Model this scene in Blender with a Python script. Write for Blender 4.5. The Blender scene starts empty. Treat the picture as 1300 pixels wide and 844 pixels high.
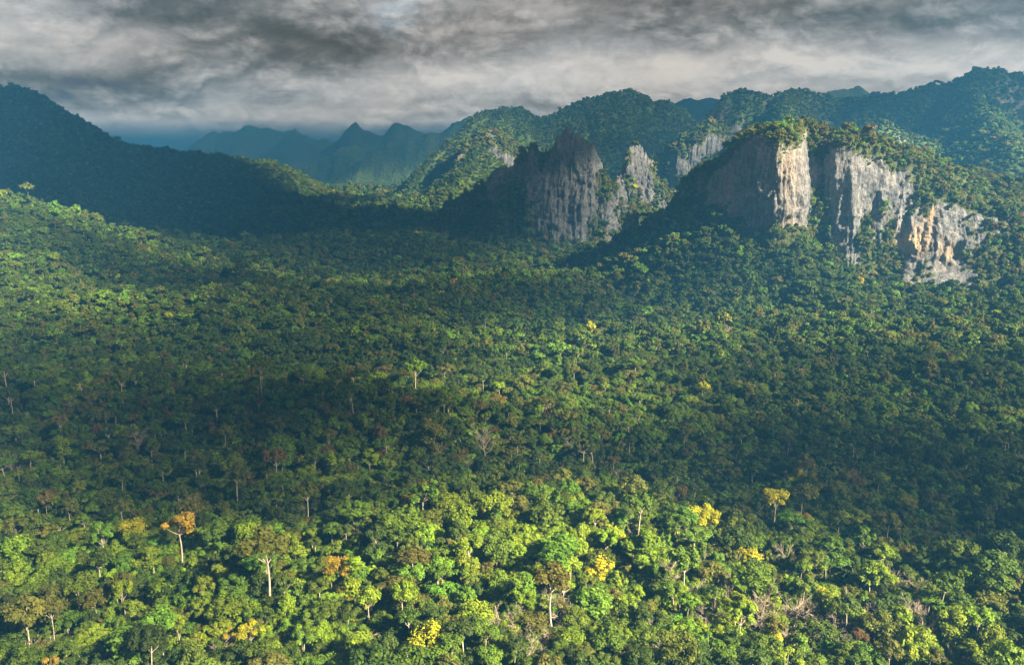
import bpy, math, random
import numpy as np
from mathutils import Vector
from mathutils.bvhtree import BVHTree

R = math.radians
SC = bpy.context.scene
COL = SC.collection
CAMZ, PITCH, F = 200.0, R(12.6), 1011.0

# ------------------------------------------------------------------ camera
cam_d = bpy.data.cameras.new('camera')
cam_d.sensor_width = 36.0
cam_d.lens = F / 1300.0 * 36.0
cam_d.clip_start, cam_d.clip_end = 1.0, 60000.0
cam = bpy.data.objects.new('camera', cam_d)
cam.location = (0, 0, CAMZ)
cam.rotation_euler = (R(90) - PITCH, 0, 0)
COL.objects.link(cam)
SC.camera = cam

# ------------------------------------------------------------------ exposure, sun
SC.render.engine = 'CYCLES'
SC.view_settings.view_transform = 'Standard'
SC.view_settings.look = 'None'
SC.view_settings.exposure = 3.05
SC.view_settings.gamma = 1.0
SC.cycles.use_denoising = True
SC.cycles.max_bounces = 6
SC.cycles.diffuse_bounces = 2
SC.cycles.transmission_bounces = 3
SC.cycles.volume_bounces = 0
SC.cycles.transparent_max_bounces = 8

SUN = Vector((0.72, -0.50, 0.60)).normalized()
sun_d = bpy.data.lights.new('sun', 'SUN')
sun_d.energy = 5.0
sun_d.angle = R(1.6)
sun_d.color = (1.0, 0.86, 0.62)
sun = bpy.data.objects.new('sun', sun_d)
sun.rotation_euler = SUN.to_track_quat('Z', 'Y').to_euler()
sun.location = (800, -400, 900)
COL.objects.link(sun)


# ------------------------------------------------------------------ node helper
class NT:
    def __init__(self, nt):
        self.nt = nt

    def add(self, typ, **kw):
        n = self.nt.nodes.new(typ)
        for k, v in kw.items():
            setattr(n, k, v)
        return n

    def link(self, a, b):
        self.nt.links.new(a, b)

    def setin(self, sock, v):
        if isinstance(v, bpy.types.NodeSocket):
            self.link(v, sock)
        elif v is not None:
            sock.default_value = v

    def m(self, op, a, b=None, c=None, clamp=False):
        n = self.add('ShaderNodeMath', operation=op, use_clamp=clamp)
        for i, v in enumerate((a, b, c)):
            self.setin(n.inputs[i], v)
        return n.outputs[0]

    def mix(self, f, a, b):
        n = self.add('ShaderNodeMix', data_type='RGBA')
        self.setin(n.inputs[0], f)
        self.setin(n.inputs[6], a if isinstance(a, bpy.types.NodeSocket) else (*a, 1))
        self.setin(n.inputs[7], b if isinstance(b, bpy.types.NodeSocket) else (*b, 1))
        return n.outputs[2]

    def mulcol(self, a, f):
        n = self.add('ShaderNodeVectorMath', operation='SCALE')
        self.setin(n.inputs[0], a)
        self.setin(n.inputs[3], f)
        return n.outputs[0]

    def noise(self, vec, scale, detail=4, rough=0.55, dist=0.0):
        n = self.add('ShaderNodeTexNoise')
        self.setin(n.inputs['Vector'], vec)
        n.inputs['Scale'].default_value = scale
        n.inputs['Detail'].default_value = detail
        n.inputs['Roughness'].default_value = rough
        n.inputs['Distortion'].default_value = dist
        return n.outputs[0]

    def mapr(self, v, a, b, c=0.0, d=1.0, smooth=True):
        n = self.add('ShaderNodeMapRange', interpolation_type='SMOOTHSTEP' if smooth else 'LINEAR')
        self.setin(n.inputs[0], v)
        for i, q in enumerate((a, b, c, d)):
            n.inputs[1 + i].default_value = q
        return n.outputs[0]

    def comb(self, x, y, z):
        n = self.add('ShaderNodeCombineXYZ')
        for i, v in enumerate((x, y, z)):
            self.setin(n.inputs[i], v)
        return n.outputs[0]

    def sep(self, v):
        n = self.add('ShaderNodeSeparateXYZ')
        self.link(v, n.inputs[0])
        return n.outputs

    def scalev(self, v, s):
        n = self.add('ShaderNodeVectorMath', operation='MULTIPLY')
        self.link(v, n.inputs[0])
        n.inputs[1].default_value = s
        return n.outputs[0]


# ------------------------------------------------------------------ world: sky with a broken cloud deck
SKY_GAIN = 1.0 / (0.10 * 2 ** SC.view_settings.exposure)
world = bpy.data.worlds.new('World')
SC.world = world
world.use_nodes = True
wn = NT(world.node_tree)
world.node_tree.nodes.clear()
sky = wn.add('ShaderNodeTexSky', sky_type='NISHITA')
sky.sun_disc = False
sky.sun_elevation = math.asin(SUN.z)
sky.sun_rotation = math.atan2(SUN.x, SUN.y)
tc = wn.add('ShaderNodeTexCoord')
dx, dy, dz = wn.sep(tc.outputs['Generated'])[:3]
az = wn.m('ARCTAN2', dx, dy)                      # 0 straight up the valley
el = wn.m('ARCSINE', dz)
elc = wn.m('MAXIMUM', dz, 0.0)
den = wn.m('ADD', elc, 0.10)
pu = wn.m('DIVIDE', dx, den)
pv = wn.m('DIVIDE', dy, den)
p = wn.comb(pu, pv, 0.0)


def gauss(a0, e0, aw, ew, tilt=0.0):
    """a cloud mass round one bearing and height in the sky"""
    a = wn.m('SUBTRACT', az, a0)
    e = wn.m('SUBTRACT', wn.m('SUBTRACT', el, e0), wn.m('MULTIPLY', a, tilt))
    q = wn.m('ADD', wn.m('POWER', wn.m('DIVIDE', wn.m('ABSOLUTE', a), aw), 2.0), wn.m('POWER', wn.m('DIVIDE', wn.m('ABSOLUTE', e), ew), 2.0))
    return wn.m('POWER', 2.718, wn.m('MULTIPLY', q, -1.0))


def sky_ae(px, py):
    x, u = (px - 650) / F, -(py - 422) / F
    d = Vector((x, math.cos(PITCH) + u * math.sin(PITCH), -math.sin(PITCH) + u * math.cos(PITCH))).normalized()
    return math.atan2(d.x, d.y), math.asin(d.z)


wx = wn.m('MULTIPLY', wn.m('SUBTRACT', wn.noise(wn.comb(wn.m('MULTIPLY', az, 6.0), wn.m('MULTIPLY', el, 14.0), 1.3), 1.0, 3), 0.5), 0.07)
azw = wn.m('ADD', az, wx)
elw = wn.m('ADD', el, wn.m('MULTIPLY', wx, 0.22))
n1 = wn.noise(wn.scalev(p, (0.62, 0.95, 1.0)), 1.0, 6, 0.55, 0.25)
n2 = wn.noise(wn.scalev(p, (1.7, 2.6, 1.0)), 1.0, 6, 0.6, 0.3)
def sky_noise(ka, ke, off, shift=0.0, det=7):
    return wn.noise(wn.comb(wn.m('MULTIPLY', azw, ka), wn.m('MULTIPLY', wn.m('ADD', elw, shift), ke), off), 1.0, det, 0.6, 0.15)


n3 = sky_noise(6.5, 20.0, 3.7)
n4 = sky_noise(15.0, 25.0, 8.1)
n4b = sky_noise(15.0, 25.0, 8.1, 0.009)
n5 = sky_noise(40.0, 52.0, 5.1)
val = wn.m('ADD', wn.m('MULTIPLY', wn.m('SUBTRACT', n1, 0.5), 0.5), wn.m('MULTIPLY', wn.m('SUBTRACT', n2, 0.5), 0.35))
val = wn.m('ADD', val, wn.m('MULTIPLY', wn.m('SUBTRACT', n3, 0.5), 1.3))


def billow(n):
    return wn.m('SUBTRACT', wn.m('MULTIPLY', wn.m('ABSOLUTE', wn.m('SUBTRACT', n, 0.5)), 4.0), 0.32)


for nn, am in ((n4, 0.42), (n5, 0.20)):
    val = wn.m('ADD', val, wn.m('MULTIPLY', billow(nn), am))
val = wn.m('ADD', val, wn.m('MULTIPLY', wn.m('SUBTRACT', n4, n4b), 1.2))   # top-lit shading embossed into the billows' colour
masses = [  # px, py, width, height (px), strength, tilt
    (170, 112, 190, 30, -0.55, 0.05), (300, 22, 220, 26, -0.60, -0.10), (420, 60, 110, 26, -0.30, 0.0),
    (1000, 10, 380, 34, -0.34, 0.0), (1230, 25, 140, 36, -0.25, 0.0), (800, 60, 160, 18, -0.10, 0.0),
    (30, 40, 90, 34, 0.40, -0.1), (380, 108, 80, 14, 0.34, 0.0), (590, 105, 90, 20, 0.38, 0.0), (560, 60, 90, 22, 0.22, 0.0),
    (330, 150, 260, 16, 0.30, 0.0), (760, 85, 240, 26, 0.34, 0.0), (1130, 88, 260, 22, 0.42, 0.0), (150, 165, 120, 20, 0.15, 0.0),
]
for mx, my, mw, mh, ms, mt in masses:
    a0, e0 = sky_ae(mx, my)
    val = wn.m('ADD', val, wn.m('MULTIPLY', gauss(a0, e0, mw / F, mh / F, mt), ms))
ramp = wn.add('ShaderNodeValToRGB')
wn.link(wn.m('ADD', wn.m('MULTIPLY', val, 0.66), 0.655), ramp.inputs[0])
cr = ramp.color_ramp
cr.interpolation = 'B_SPLINE'
cr.elements[0].position, cr.elements[0].color = 0.0, (0.085, 0.101, 0.103, 1)
cr.elements[1].position, cr.elements[1].color = 1.0, (0.80, 0.73, 0.66, 1)
for pos, c in ((0.22, (0.115, 0.131, 0.132, 1)), (0.48, (0.305, 0.306, 0.304, 1)), (0.72, (0.52, 0.502, 0.48, 1))):
    e = cr.elements.new(pos)
    e.color = c
# low sky brightened and warmed in colour to offset the haze box's blue
thin = wn.m('MAXIMUM', wn.m('POWER', 2.718, wn.m('DIVIDE', -0.090, wn.m('MAXIMUM', dz, 0.02))), 0.10)
air = wn.m('SUBTRACT', 1.0, thin)
veil = wn.add('ShaderNodeVectorMath', operation='SUBTRACT')
wn.link(ramp.outputs[0], veil.inputs[0])
wn.link(wn.mulcol(wn.comb(0.04, 0.14, 0.22), air), veil.inputs[1])
pos_ = wn.add('ShaderNodeVectorMath', operation='MAXIMUM')
wn.link(veil.outputs[0], pos_.inputs[0])
pos_.inputs[1].default_value = (0.01, 0.01, 0.01)
lift = wn.m('DIVIDE', SKY_GAIN, thin)
high = wn.mapr(elc, 0.20, 0.42)                    # sky dimmed overhead, out of view, to lower the ambient light
lift = wn.m('MULTIPLY', lift, wn.m('SUBTRACT', 1.0, wn.m('MULTIPLY', high, 0.72)))
cloud_rgb = wn.mulcol(pos_.outputs[0], lift)
gap = wn.m('MULTIPLY', wn.mapr(n2, 0.60, 0.70), wn.mapr(val, 0.0, 0.5))
a0, e0 = sky_ae(525, 22)
gap = wn.m('MAXIMUM', wn.m('MULTIPLY', gap, 0.25), wn.m('MULTIPLY', gauss(a0, e0, 45 / F, 20 / F), wn.mapr(n3, 0.42, 0.6)))
skyc = wn.mix(wn.m('MULTIPLY', gap, 0.16), cloud_rgb, wn.mulcol(sky.outputs[0], 1.0))
bg = wn.add('ShaderNodeBackground')
wn.link(skyc, bg.inputs[0])
bg.inputs[1].default_value = 0.10
wo = wn.add('ShaderNodeOutputWorld')
wn.link(bg.outputs[0], wo.inputs[0])
try:
    world.cycles.sampling_method = 'MANUAL'
    world.cycles.sample_map_resolution = 512
except Exception:
    pass

# ------------------------------------------------------------------ numpy noise
_rs = np.random.RandomState(7)
_TAB = _rs.rand(1 << 16).astype(np.float64)


def _h(ix, iy, iz=0):
    return _TAB[((ix * 73856093) ^ (iy * 19349663) ^ (iz * 83492791)) & 0xFFFF]


def vnoise(x, y, z=None):
    ix, iy = np.floor(x).astype(np.int64), np.floor(y).astype(np.int64)
    fx, fy = x - ix, y - iy
    fx, fy = fx * fx * fx * (fx * (fx * 6 - 15) + 10), fy * fy * fy * (fy * (fy * 6 - 15) + 10)

    def lay(iz):
        a = _h(ix, iy, iz) * (1 - fx) + _h(ix + 1, iy, iz) * fx
        b = _h(ix, iy + 1, iz) * (1 - fx) + _h(ix + 1, iy + 1, iz) * fx
        return a * (1 - fy) + b * fy
    if z is None:
        return lay(0) * 2 - 1
    iz = np.floor(z).astype(np.int64)
    fz = z - iz
    fz = fz * fz * (3 - 2 * fz)
    return (lay(iz) * (1 - fz) + lay(iz + 1) * fz) * 2 - 1


def fbm(x, y, z=None, octv=4, gain=0.5, lac=2.03, ridged=False):
    s, a, t = 0.0, 1.0, 0.0
    for k in range(octv):
        n = vnoise(x + 17.3 * k, y + 9.1 * k, None if z is None else z + 5.7 * k)
        s = s + a * ((1 - 2 * np.abs(n)) if ridged else n)
        t += a
        a *= gain
        x, y = x * lac, y * lac
        if z is not None:
            z = z * lac
    return s / t


# ------------------------------------------------------------------ picture -> place
def at(px, py, Y):
    """point at depth Y (metres up the valley) seen in the photograph at px, py"""
    dxx, u = (np.asarray(px, float) - 650) / F, -(np.asarray(py, float) - 422) / F
    d_y = math.cos(PITCH) + u * math.sin(PITCH)
    d_z = -math.sin(PITCH) + u * math.cos(PITCH)
    k = np.asarray(Y, float) / d_y
    return np.stack([dxx * k, np.asarray(Y, float) + 0 * k, CAMZ + d_z * k], -1)


def project(P):
    q = np.asarray(P, float) - np.array([0, 0, CAMZ])
    f = q[..., 1] * math.cos(PITCH) - q[..., 2] * math.sin(PITCH)
    u = q[..., 1] * math.sin(PITCH) + q[..., 2] * math.cos(PITCH)
    return 650 + F * q[..., 0] / f, 422 - F * u / f, f


# ------------------------------------------------------------------ valley ground
T_COL = (np.array([-250, 0, 200, 400, 600, 800, 1000, 1200, 1400, 1600]) - 650) / F
T_ROW = {
    60:    [45, 45, 45, 45, 45, 45, 42, 38, 34, 30],
    120:   [45, 45, 46, 46, 48, 47, 43, 36, 32, 30],
    220:   [44, 45, 46, 48, 50, 47, 42, 36, 32, 30],
    290:    [36, 38, 40, 46, 50, 46, 34, 30, 27, 25],
    340:    [32, 32, 34, 36, 46, 38, 20, 8, 6, 8],
    400:    [30, 32, 30, 26, 20, 16, 4, -4, -4, 4],
    480:    [38, 40, 44, 45, 34, 18, 6, 2, 6, 12],
    560:    [28, 30, 30, 22, 10, 6, 6, 8, 16, 22],
    650:    [20, 16, 8, -4, -6, 2, 8, 12, 20, 26],
    750:   [32, 24, 12, 4, 2, 14, 16, 16, 26, 34],
    900:   [64, 46, 20, 10, 2, 6, 18, 30, 44, 54],
    1100:  [140, 105, 38, 18, 10, 14, 50, 62, 78, 90],
    1300:  [165, 108, 46, 26, 14, 16, 54, 70, 90, 100],
    1500:  [175, 108, 52, 38, 38, 18, 56, 80, 100, 110],
    1900:  [180, 112, 62, 46, 34, 28, 60, 90, 110, 120],
    2500:  [180, 125, 80, 60, 46, 46, 70, 100, 120, 130],
    3500:  [170, 130, 95, 70, 58, 58, 80, 100, 120, 130],
    6000:  [120, 110, 100, 90, 80, 80, 90, 100, 120, 130],
    16000: [90, 90, 90, 90, 90, 90, 90, 90, 90, 90],
}
T_S = np.log(np.array(sorted(T_ROW), float))
T_Z = np.array([T_ROW[k] for k in sorted(T_ROW)], float)


def _cub(f):
    f2, f3 = f * f, f * f * f
    return (-.5 * f + f2 - .5 * f3, 1 - 2.5 * f2 + 1.5 * f3, .5 * f + 2 * f2 - 1.5 * f3, -.5 * f2 + .5 * f3)


def table_z(x, y):
    yy = np.maximum(y, 61.0)
    t = np.clip(x / yy, T_COL[0] + 1e-6, T_COL[-1] - 1e-6)
    s = np.clip(np.log(yy), T_S[0] + 1e-6, T_S[-1] - 1e-6)
    i = np.clip(np.searchsorted(T_COL, t) - 1, 0, len(T_COL) - 2)
    j = np.clip(np.searchsorted(T_S, s) - 1, 0, len(T_S) - 2)
    ft, fs = (t - T_COL[i]) / (T_COL[i + 1] - T_COL[i]), (s - T_S[j]) / (T_S[j + 1] - T_S[j])
    wi, wj = _cub(ft), _cub(fs)
    z = 0.0
    for a in range(4):
        jj = np.clip(j + a - 1, 0, len(T_S) - 1)
        for b in range(4):
            ii = np.clip(i + b - 1, 0, len(T_COL) - 1)
            z = z + wj[a] * wi[b] * T_Z[jj, ii]
    return z


def polydist(x, y, pts):
    """distance to a polyline in plan, crest height there, length along it"""
    best = np.full(x.shape, 1e18)
    zc = np.zeros(x.shape)
    ln = np.zeros(x.shape)
    acc = 0.0
    for a, b in zip(pts[:-1], pts[1:]):
        d = b - a
        L2 = d[0] ** 2 + d[1] ** 2
        t = np.clip(((x - a[0]) * d[0] + (y - a[1]) * d[1]) / L2, 0, 1)
        dd = (x - a[0] - t * d[0]) ** 2 + (y - a[1] - t * d[1]) ** 2
        k = dd < best
        best = np.where(k, dd, best)
        zc = np.where(k, a[2] + t * d[2], zc)
        ln = np.where(k, acc + t * math.sqrt(L2), ln)
        acc += math.sqrt(L2)
    return np.sqrt(best), zc, ln


def smooth_crest(c, n=6):
    """Catmull-Rom through (px, py, Y) crest points -> 3D polyline"""
    c = np.array(c, float)
    P = np.vstack([2 * c[0] - c[1], c, 2 * c[-1] - c[-2]])
    out = []
    for i in range(1, len(P) - 2):
        for f in np.linspace(0, 1, n, endpoint=False):
            w = _cub(f)
            out.append(sum(w[k] * P[i - 1 + k] for k in range(4)))
    out.append(c[-1])
    out = np.array(out)
    return at(out[:, 0], out[:, 1], out[:, 2])


SPURS = [  # forested spurs that belong to the ground: crest, slope
    (smooth_crest([(930, 232, 1110), (880, 246, 1135), (835, 270, 1160), (795, 298, 1200), (745, 325, 1260), (690, 342, 1330)]), 0.62, 10),
    (smooth_crest([(-120, 190, 1000), (0, 243, 1040), (80, 268, 1080), (160, 292, 1120), (260, 316, 1180), (340, 332, 1220)]), 0.36, 20),
    (smooth_crest([(440, 318, 1370), (510, 308, 1390), (570, 317, 1370), (620, 331, 1300)]), 0.26, 30),
    (smooth_crest([(690, 482, 600), (800, 464, 630), (900, 466, 630), (990, 486, 600)]), 0.26, 22),
    (smooth_crest([(320, 440, 730), (420, 424, 760), (500, 418, 770), (560, 428, 750), (620, 442, 720)]), 0.32, 18),
    (smooth_crest([(560, 388, 900), (640, 372, 960), (720, 376, 960), (790, 394, 890)]), 0.34, 18),
    (smooth_crest([(130, 388, 800), (260, 370, 850), (360, 371, 880), (460, 388, 880)]), 0.34, 18),
    (smooth_crest([(850, 524, 540), (960, 504, 565), (1060, 512, 570), (1150, 540, 540)]), 0.28, 18),
    (smooth_crest([(1060, 616, 400), (1180, 590, 425), (1300, 598, 410)]), 0.32, 16),
]


def ground_z(x, y):
    z = table_z(x, y)
    far = np.clip((y - 300) / 900, 0, 1)
    z = z + fbm(x / 60 + 31, y / 60, octv=3) * 3.0 + fbm(x / 170, y / 170, octv=4) * (6 + 8 * far) + fbm(x / 520 + 4, y / 520, octv=3) * 10 * far + fbm(x / 240 + 8, y / 300, octv=3, ridged=True) * 18 * np.clip((y - 480) / 500, 0, 1)
    for pts, sl, rd in SPURS:
        d, zc, ln = polydist(x, y, pts - np.array([0, 0, 11.0]))
        h = zc - sl * (np.sqrt(d * d + rd * rd) - rd) * (1 + 0.25 * fbm(x / 90, y / 90, octv=3))
        k = 6.0
        mx = np.maximum(z, h)
        z = mx + k * np.log(np.exp((z - mx) / k) + np.exp((h - mx) / k)) - 0.0
    return z


# ------------------------------------------------------------------ mesh helpers
def mesh_from(name, V, Fc, mat=None, smooth=False):
    me = bpy.data.meshes.new(name)
    V = np.asarray(V, np.float32)
    Fc = np.asarray(Fc, np.int32)
    n = Fc.shape[1]
    me.vertices.add(len(V))
    me.vertices.foreach_set('co', V.ravel())
    me.loops.add(Fc.size)
    me.loops.foreach_set('vertex_index', Fc.ravel())
    me.polygons.add(len(Fc))
    me.polygons.foreach_set('loop_start', np.arange(0, Fc.size, n, dtype=np.int32))
    if smooth:
        me.polygons.foreach_set('use_smooth', np.ones(len(Fc), bool))
    me.update(calc_edges=True)
    me.validate()
    if mat is not None:
        for q in (mat if isinstance(mat, (list, tuple)) else [mat]):
            me.materials.append(q)
    return me


def link(name, me, parent=None):
    o = bpy.data.objects.new(name, me)
    COL.objects.link(o)
    if parent is not None:
        o.parent = parent
    return o


def grid_faces(nu, nv):
    a = (np.arange(nv - 1)[:, None] * nu + np.arange(nu - 1)[None, :]).ravel()
    return np.stack([a, a + 1, a + nu + 1, a + nu], -1)


SURF = []      # (V, F, kind) of everything that carries forest


def quad_tri_bvh():
    vs, fs, off = [], [], 0
    for V, Fc, _k in SURF:
        vs.append(V)
        fs.append(Fc + off)
        off += len(V)
    V = np.vstack(vs)
    Fa = np.vstack(fs)
    return BVHTree.FromPolygons(V.tolist(), Fa.tolist())


# ------------------------------------------------------------------ materials
def new_mat(name):
    m = bpy.data.materials.new(name)
    m.use_nodes = True
    m.node_tree.nodes.clear()
    n = NT(m.node_tree)
    out = n.add('ShaderNodeOutputMaterial')
    return m, n, out


def principled(n, col, rough=0.9, spec=0.15, normal=None):
    b = n.add('ShaderNodeBsdfPrincipled')
    n.setin(b.inputs['Base Color'], col if isinstance(col, bpy.types.NodeSocket) else (*col, 1))
    n.setin(b.inputs['Roughness'], rough)
    b.inputs['Specular IOR Level'].default_value = spec
    if normal is not None:
        n.link(normal, b.inputs['Normal'])
    return b.outputs[0]


def bump(n, h, strength, dist):
    b = n.add('ShaderNodeBump')
    n.link(h, b.inputs['Height'])
    b.inputs['Strength'].default_value = strength
    b.inputs['Distance'].default_value = dist
    return b.outputs[0]


def leaf_mat(name, source):
    m, n, out = new_mat(name)
    if source == 'instance':
        a = n.add('ShaderNodeAttribute', attribute_type='INSTANCER', attribute_name='tint')
        col = a.outputs['Color']
    else:
        col = n.add('ShaderNodeObjectInfo').outputs['Color']
    geo = n.add('ShaderNodeNewGeometry')
    rnd = geo.outputs['Random Per Island']
    k = n.m('ADD', 0.72, n.m('MULTIPLY', rnd, 0.56))
    nz = n.noise(geo.outputs['Position'], 0.45, 2)
    k = n.m('MULTIPLY', k, n.mapr(nz, 0.25, 0.75, 0.75, 1.25, False))
    col = n.mulcol(col, k)
    warm = n.scalev(col, (1.25, 1.02, 0.8))
    col = n.mix(n.mapr(nz, 0.45, 0.75, 0.0, 0.6), col, warm)
    d = principled(n, col, 0.62, 0.12)
    t = n.add('ShaderNodeBsdfTranslucent')
    n.link(n.scalev(col, (1.1, 1.15, 0.6)), t.inputs['Color'])
    mx = n.add('ShaderNodeMixShader')
    mx.inputs[0].default_value = 0.25
    n.link(d, mx.inputs[1])
    n.link(t.outputs[0], mx.inputs[2])
    n.link(mx.outputs[0], out.inputs[0])
    return m


def bark_mat(name, c0, c1):
    m, n, out = new_mat(name)
    geo = n.add('ShaderNodeNewGeometry')
    nz = n.noise(n.scalev(geo.outputs['Position'], (3.0, 3.0, 0.7)), 1.0, 3)
    n.link(principled(n, n.mix(n.mapr(nz, 0.3, 0.7), c0, c1), 0.85), out.inputs[0])
    return m


M_LEAF_I = leaf_mat('forest_leaves', 'instance')
M_LEAF_O = leaf_mat('tree_leaves', 'object')
M_BARK = bark_mat('pale_bark', (0.26, 0.21, 0.15), (0.50, 0.43, 0.33))
M_BARK_D = bark_mat('brown_bark', (0.10, 0.075, 0.05), (0.22, 0.17, 0.12))
M_TWIG = bark_mat('bleached_twigs', (0.17, 0.14, 0.105), (0.36, 0.30, 0.22))


def ground_mat():
    m, n, out = new_mat('forest_floor')
    pos = n.add('ShaderNodeNewGeometry').outputs['Position']
    a = n.noise(pos, 0.02, 5)
    b = n.noise(pos, 0.25, 5, 0.65)
    col = n.mix(n.mapr(a, 0.35, 0.65), (0.022, 0.048, 0.014), (0.045, 0.075, 0.016))
    col = n.mix(n.mapr(b, 0.55, 0.75, 0, 0.6), col, (0.09, 0.08, 0.03))
    n.link(principled(n, col, 0.95, 0.1, bump(n, b, 1.0, 2.5)), out.inputs[0])
    return m


def mountain_mat(name, rock_at=0.62, scale=1.0, rock_amount=1.0):
    m, n, out = new_mat(name)
    geo = n.add('ShaderNodeNewGeometry')
    pos = geo.outputs['Position']
    nz = n.sep(geo.outputs['Normal'])[2]
    big = n.noise(pos, 0.006 * scale, 4)
    crown = n.add('ShaderNodeTexVoronoi')
    n.link(pos, crown.inputs['Vector'])
    crown.inputs['Scale'].default_value = 0.085 * scale
    lump = crown.outputs['Distance']
    cell = n.sep(crown.outputs['Color'])[0]
    green = n.mix(n.mapr(big, 0.35, 0.65), (0.030, 0.062, 0.016), (0.070, 0.095, 0.024))
    green = n.mix(n.m('MULTIPLY', cell, 0.45), green, (0.09, 0.11, 0.03))
    st = n.noise(n.scalev(pos, (0.05, 0.05, 0.012)), 1.0, 5, 0.6)
    rock = n.mix(n.mapr(st, 0.35, 0.65), (0.10, 0.095, 0.092), (0.22, 0.20, 0.18))
    steep = n.m('ADD', n.m('SUBTRACT', rock_at, nz), n.m('MULTIPLY', n.m('SUBTRACT', n.noise(pos, 0.012 * scale, 5, 0.6), 0.5), 0.8))
    f = n.m('MULTIPLY', n.mapr(steep, 0.0, 0.12), rock_amount)
    h = n.m('MULTIPLY', n.m('SUBTRACT', 1.0, lump), n.m('SUBTRACT', 1.0, f))
    h = n.m('ADD', h, n.m('MULTIPLY', n.m('MULTIPLY', st, f), 1.2))
    n.link(principled(n, n.mix(f, green, rock), 0.95, 0.1, bump(n, h, 0.6, 6.0 / scale)), out.inputs[0])
    return m


def karst_mat():
    m, n, out = new_mat('limestone_karst')
    geo = n.add('ShaderNodeNewGeometry')
    pos = geo.outputs['Position']
    nz = n.sep(geo.outputs['Normal'])[2]
    veg = n.add('ShaderNodeAttribute', attribute_name='veg').outputs['Fac']
    stain = n.add('ShaderNodeAttribute', attribute_name='stain').outputs['Fac']
    streak = n.noise(n.scalev(pos, (0.22, 0.22, 0.016)), 1.0, 6, 0.65)
    streak2 = n.noise(n.scalev(pos, (0.55, 0.55, 0.05)), 1.0, 4, 0.6)
    blot = n.noise(pos, 0.03, 5, 0.6)
    fine = n.noise(pos, 0.35, 5, 0.7)
    rock = n.mix(n.mapr(n.m('ADD', n.m('MULTIPLY', streak, 0.6), n.m('MULTIPLY', n.noise(pos, 0.09, 6, 0.68), 0.4)), 0.36, 0.60), (0.070, 0.073, 0.082), (0.200, 0.200, 0.208))
    rock = n.mix(n.mapr(streak2, 0.48, 0.66, 0, 0.75), rock, (0.052, 0.052, 0.056))
    rock = n.mix(n.mapr(blot, 0.46, 0.66, 0, 0.7), rock, (0.26, 0.25, 0.24))
    crack = n.noise(n.scalev(pos, (0.10, 0.10, 0.16)), 1.0, 6, 0.7, 0.6)
    rock = n.mix(n.mapr(n.m('ABSOLUTE', n.m('SUBTRACT', crack, 0.5)), 0.0, 0.035, 0.75, 0.0), rock, (0.045, 0.043, 0.042))
    rock = n.mix(n.m('MULTIPLY', stain, n.mapr(fine, 0.30, 0.55)), rock, (0.50, 0.34, 0.17))
    green = n.mix(n.mapr(fine, 0.35, 0.65), (0.030, 0.052, 0.014), (0.085, 0.085, 0.026))
    s = n.m('ADD', n.m('MULTIPLY', n.m('SUBTRACT', nz, 0.42), 1.1), n.m('MULTIPLY', n.m('SUBTRACT', fine, 0.5), 1.1))
    s = n.m('ADD', s, n.m('MULTIPLY', n.m('SUBTRACT', veg, 0.42), 1.9))
    f = n.mapr(s, -0.05, 0.2)
    h = n.m('ADD', n.m('MULTIPLY', streak, 1.6), n.m('ADD', n.m('MULTIPLY', streak2, 0.7), n.m('MULTIPLY', fine, 0.8)))
    n.link(principled(n, n.mix(f, rock, green), 0.92, 0.15, bump(n, h, 0.9, 3.0)), out.inputs[0])
    return m


M_GROUND = ground_mat()
M_MTN = mountain_mat('forested_mountain', 0.50)
M_MTN_KARST = mountain_mat('forested_karst_mountain', 0.66)
M_MTN_FAR = mountain_mat('distant_forested_mountain', 0.40, 0.7, 0.6)
M_KARST = karst_mat()

# ------------------------------------------------------------------ the ground sheet
tt = np.concatenate([np.linspace(-2.4, -0.86, 60, endpoint=False), np.linspace(-0.86, 0.86, 620), np.linspace(0.86, 2.4, 61)[1:]])
ss = np.concatenate([np.linspace(math.log(50), math.log(3800), 560, endpoint=False), np.linspace(math.log(3800), math.log(20000), 60)])
Sg, Tg = np.meshgrid(np.exp(ss), tt, indexing='ij')
gx, gy = (Tg * Sg).ravel(), Sg.ravel()
gV = np.stack([gx, gy, ground_z(gx, gy)], -1)
# a near apron under and behind the viewpoint
gF = grid_faces(len(tt), len(ss))
ground = link('ground', mesh_from('ground', gV, gF, M_GROUND, True))
ground['kind'] = 'structure'
ground['label'] = 'forest floor of the wide green valley'
SURF.append((gV, gF, 'ground'))


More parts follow.
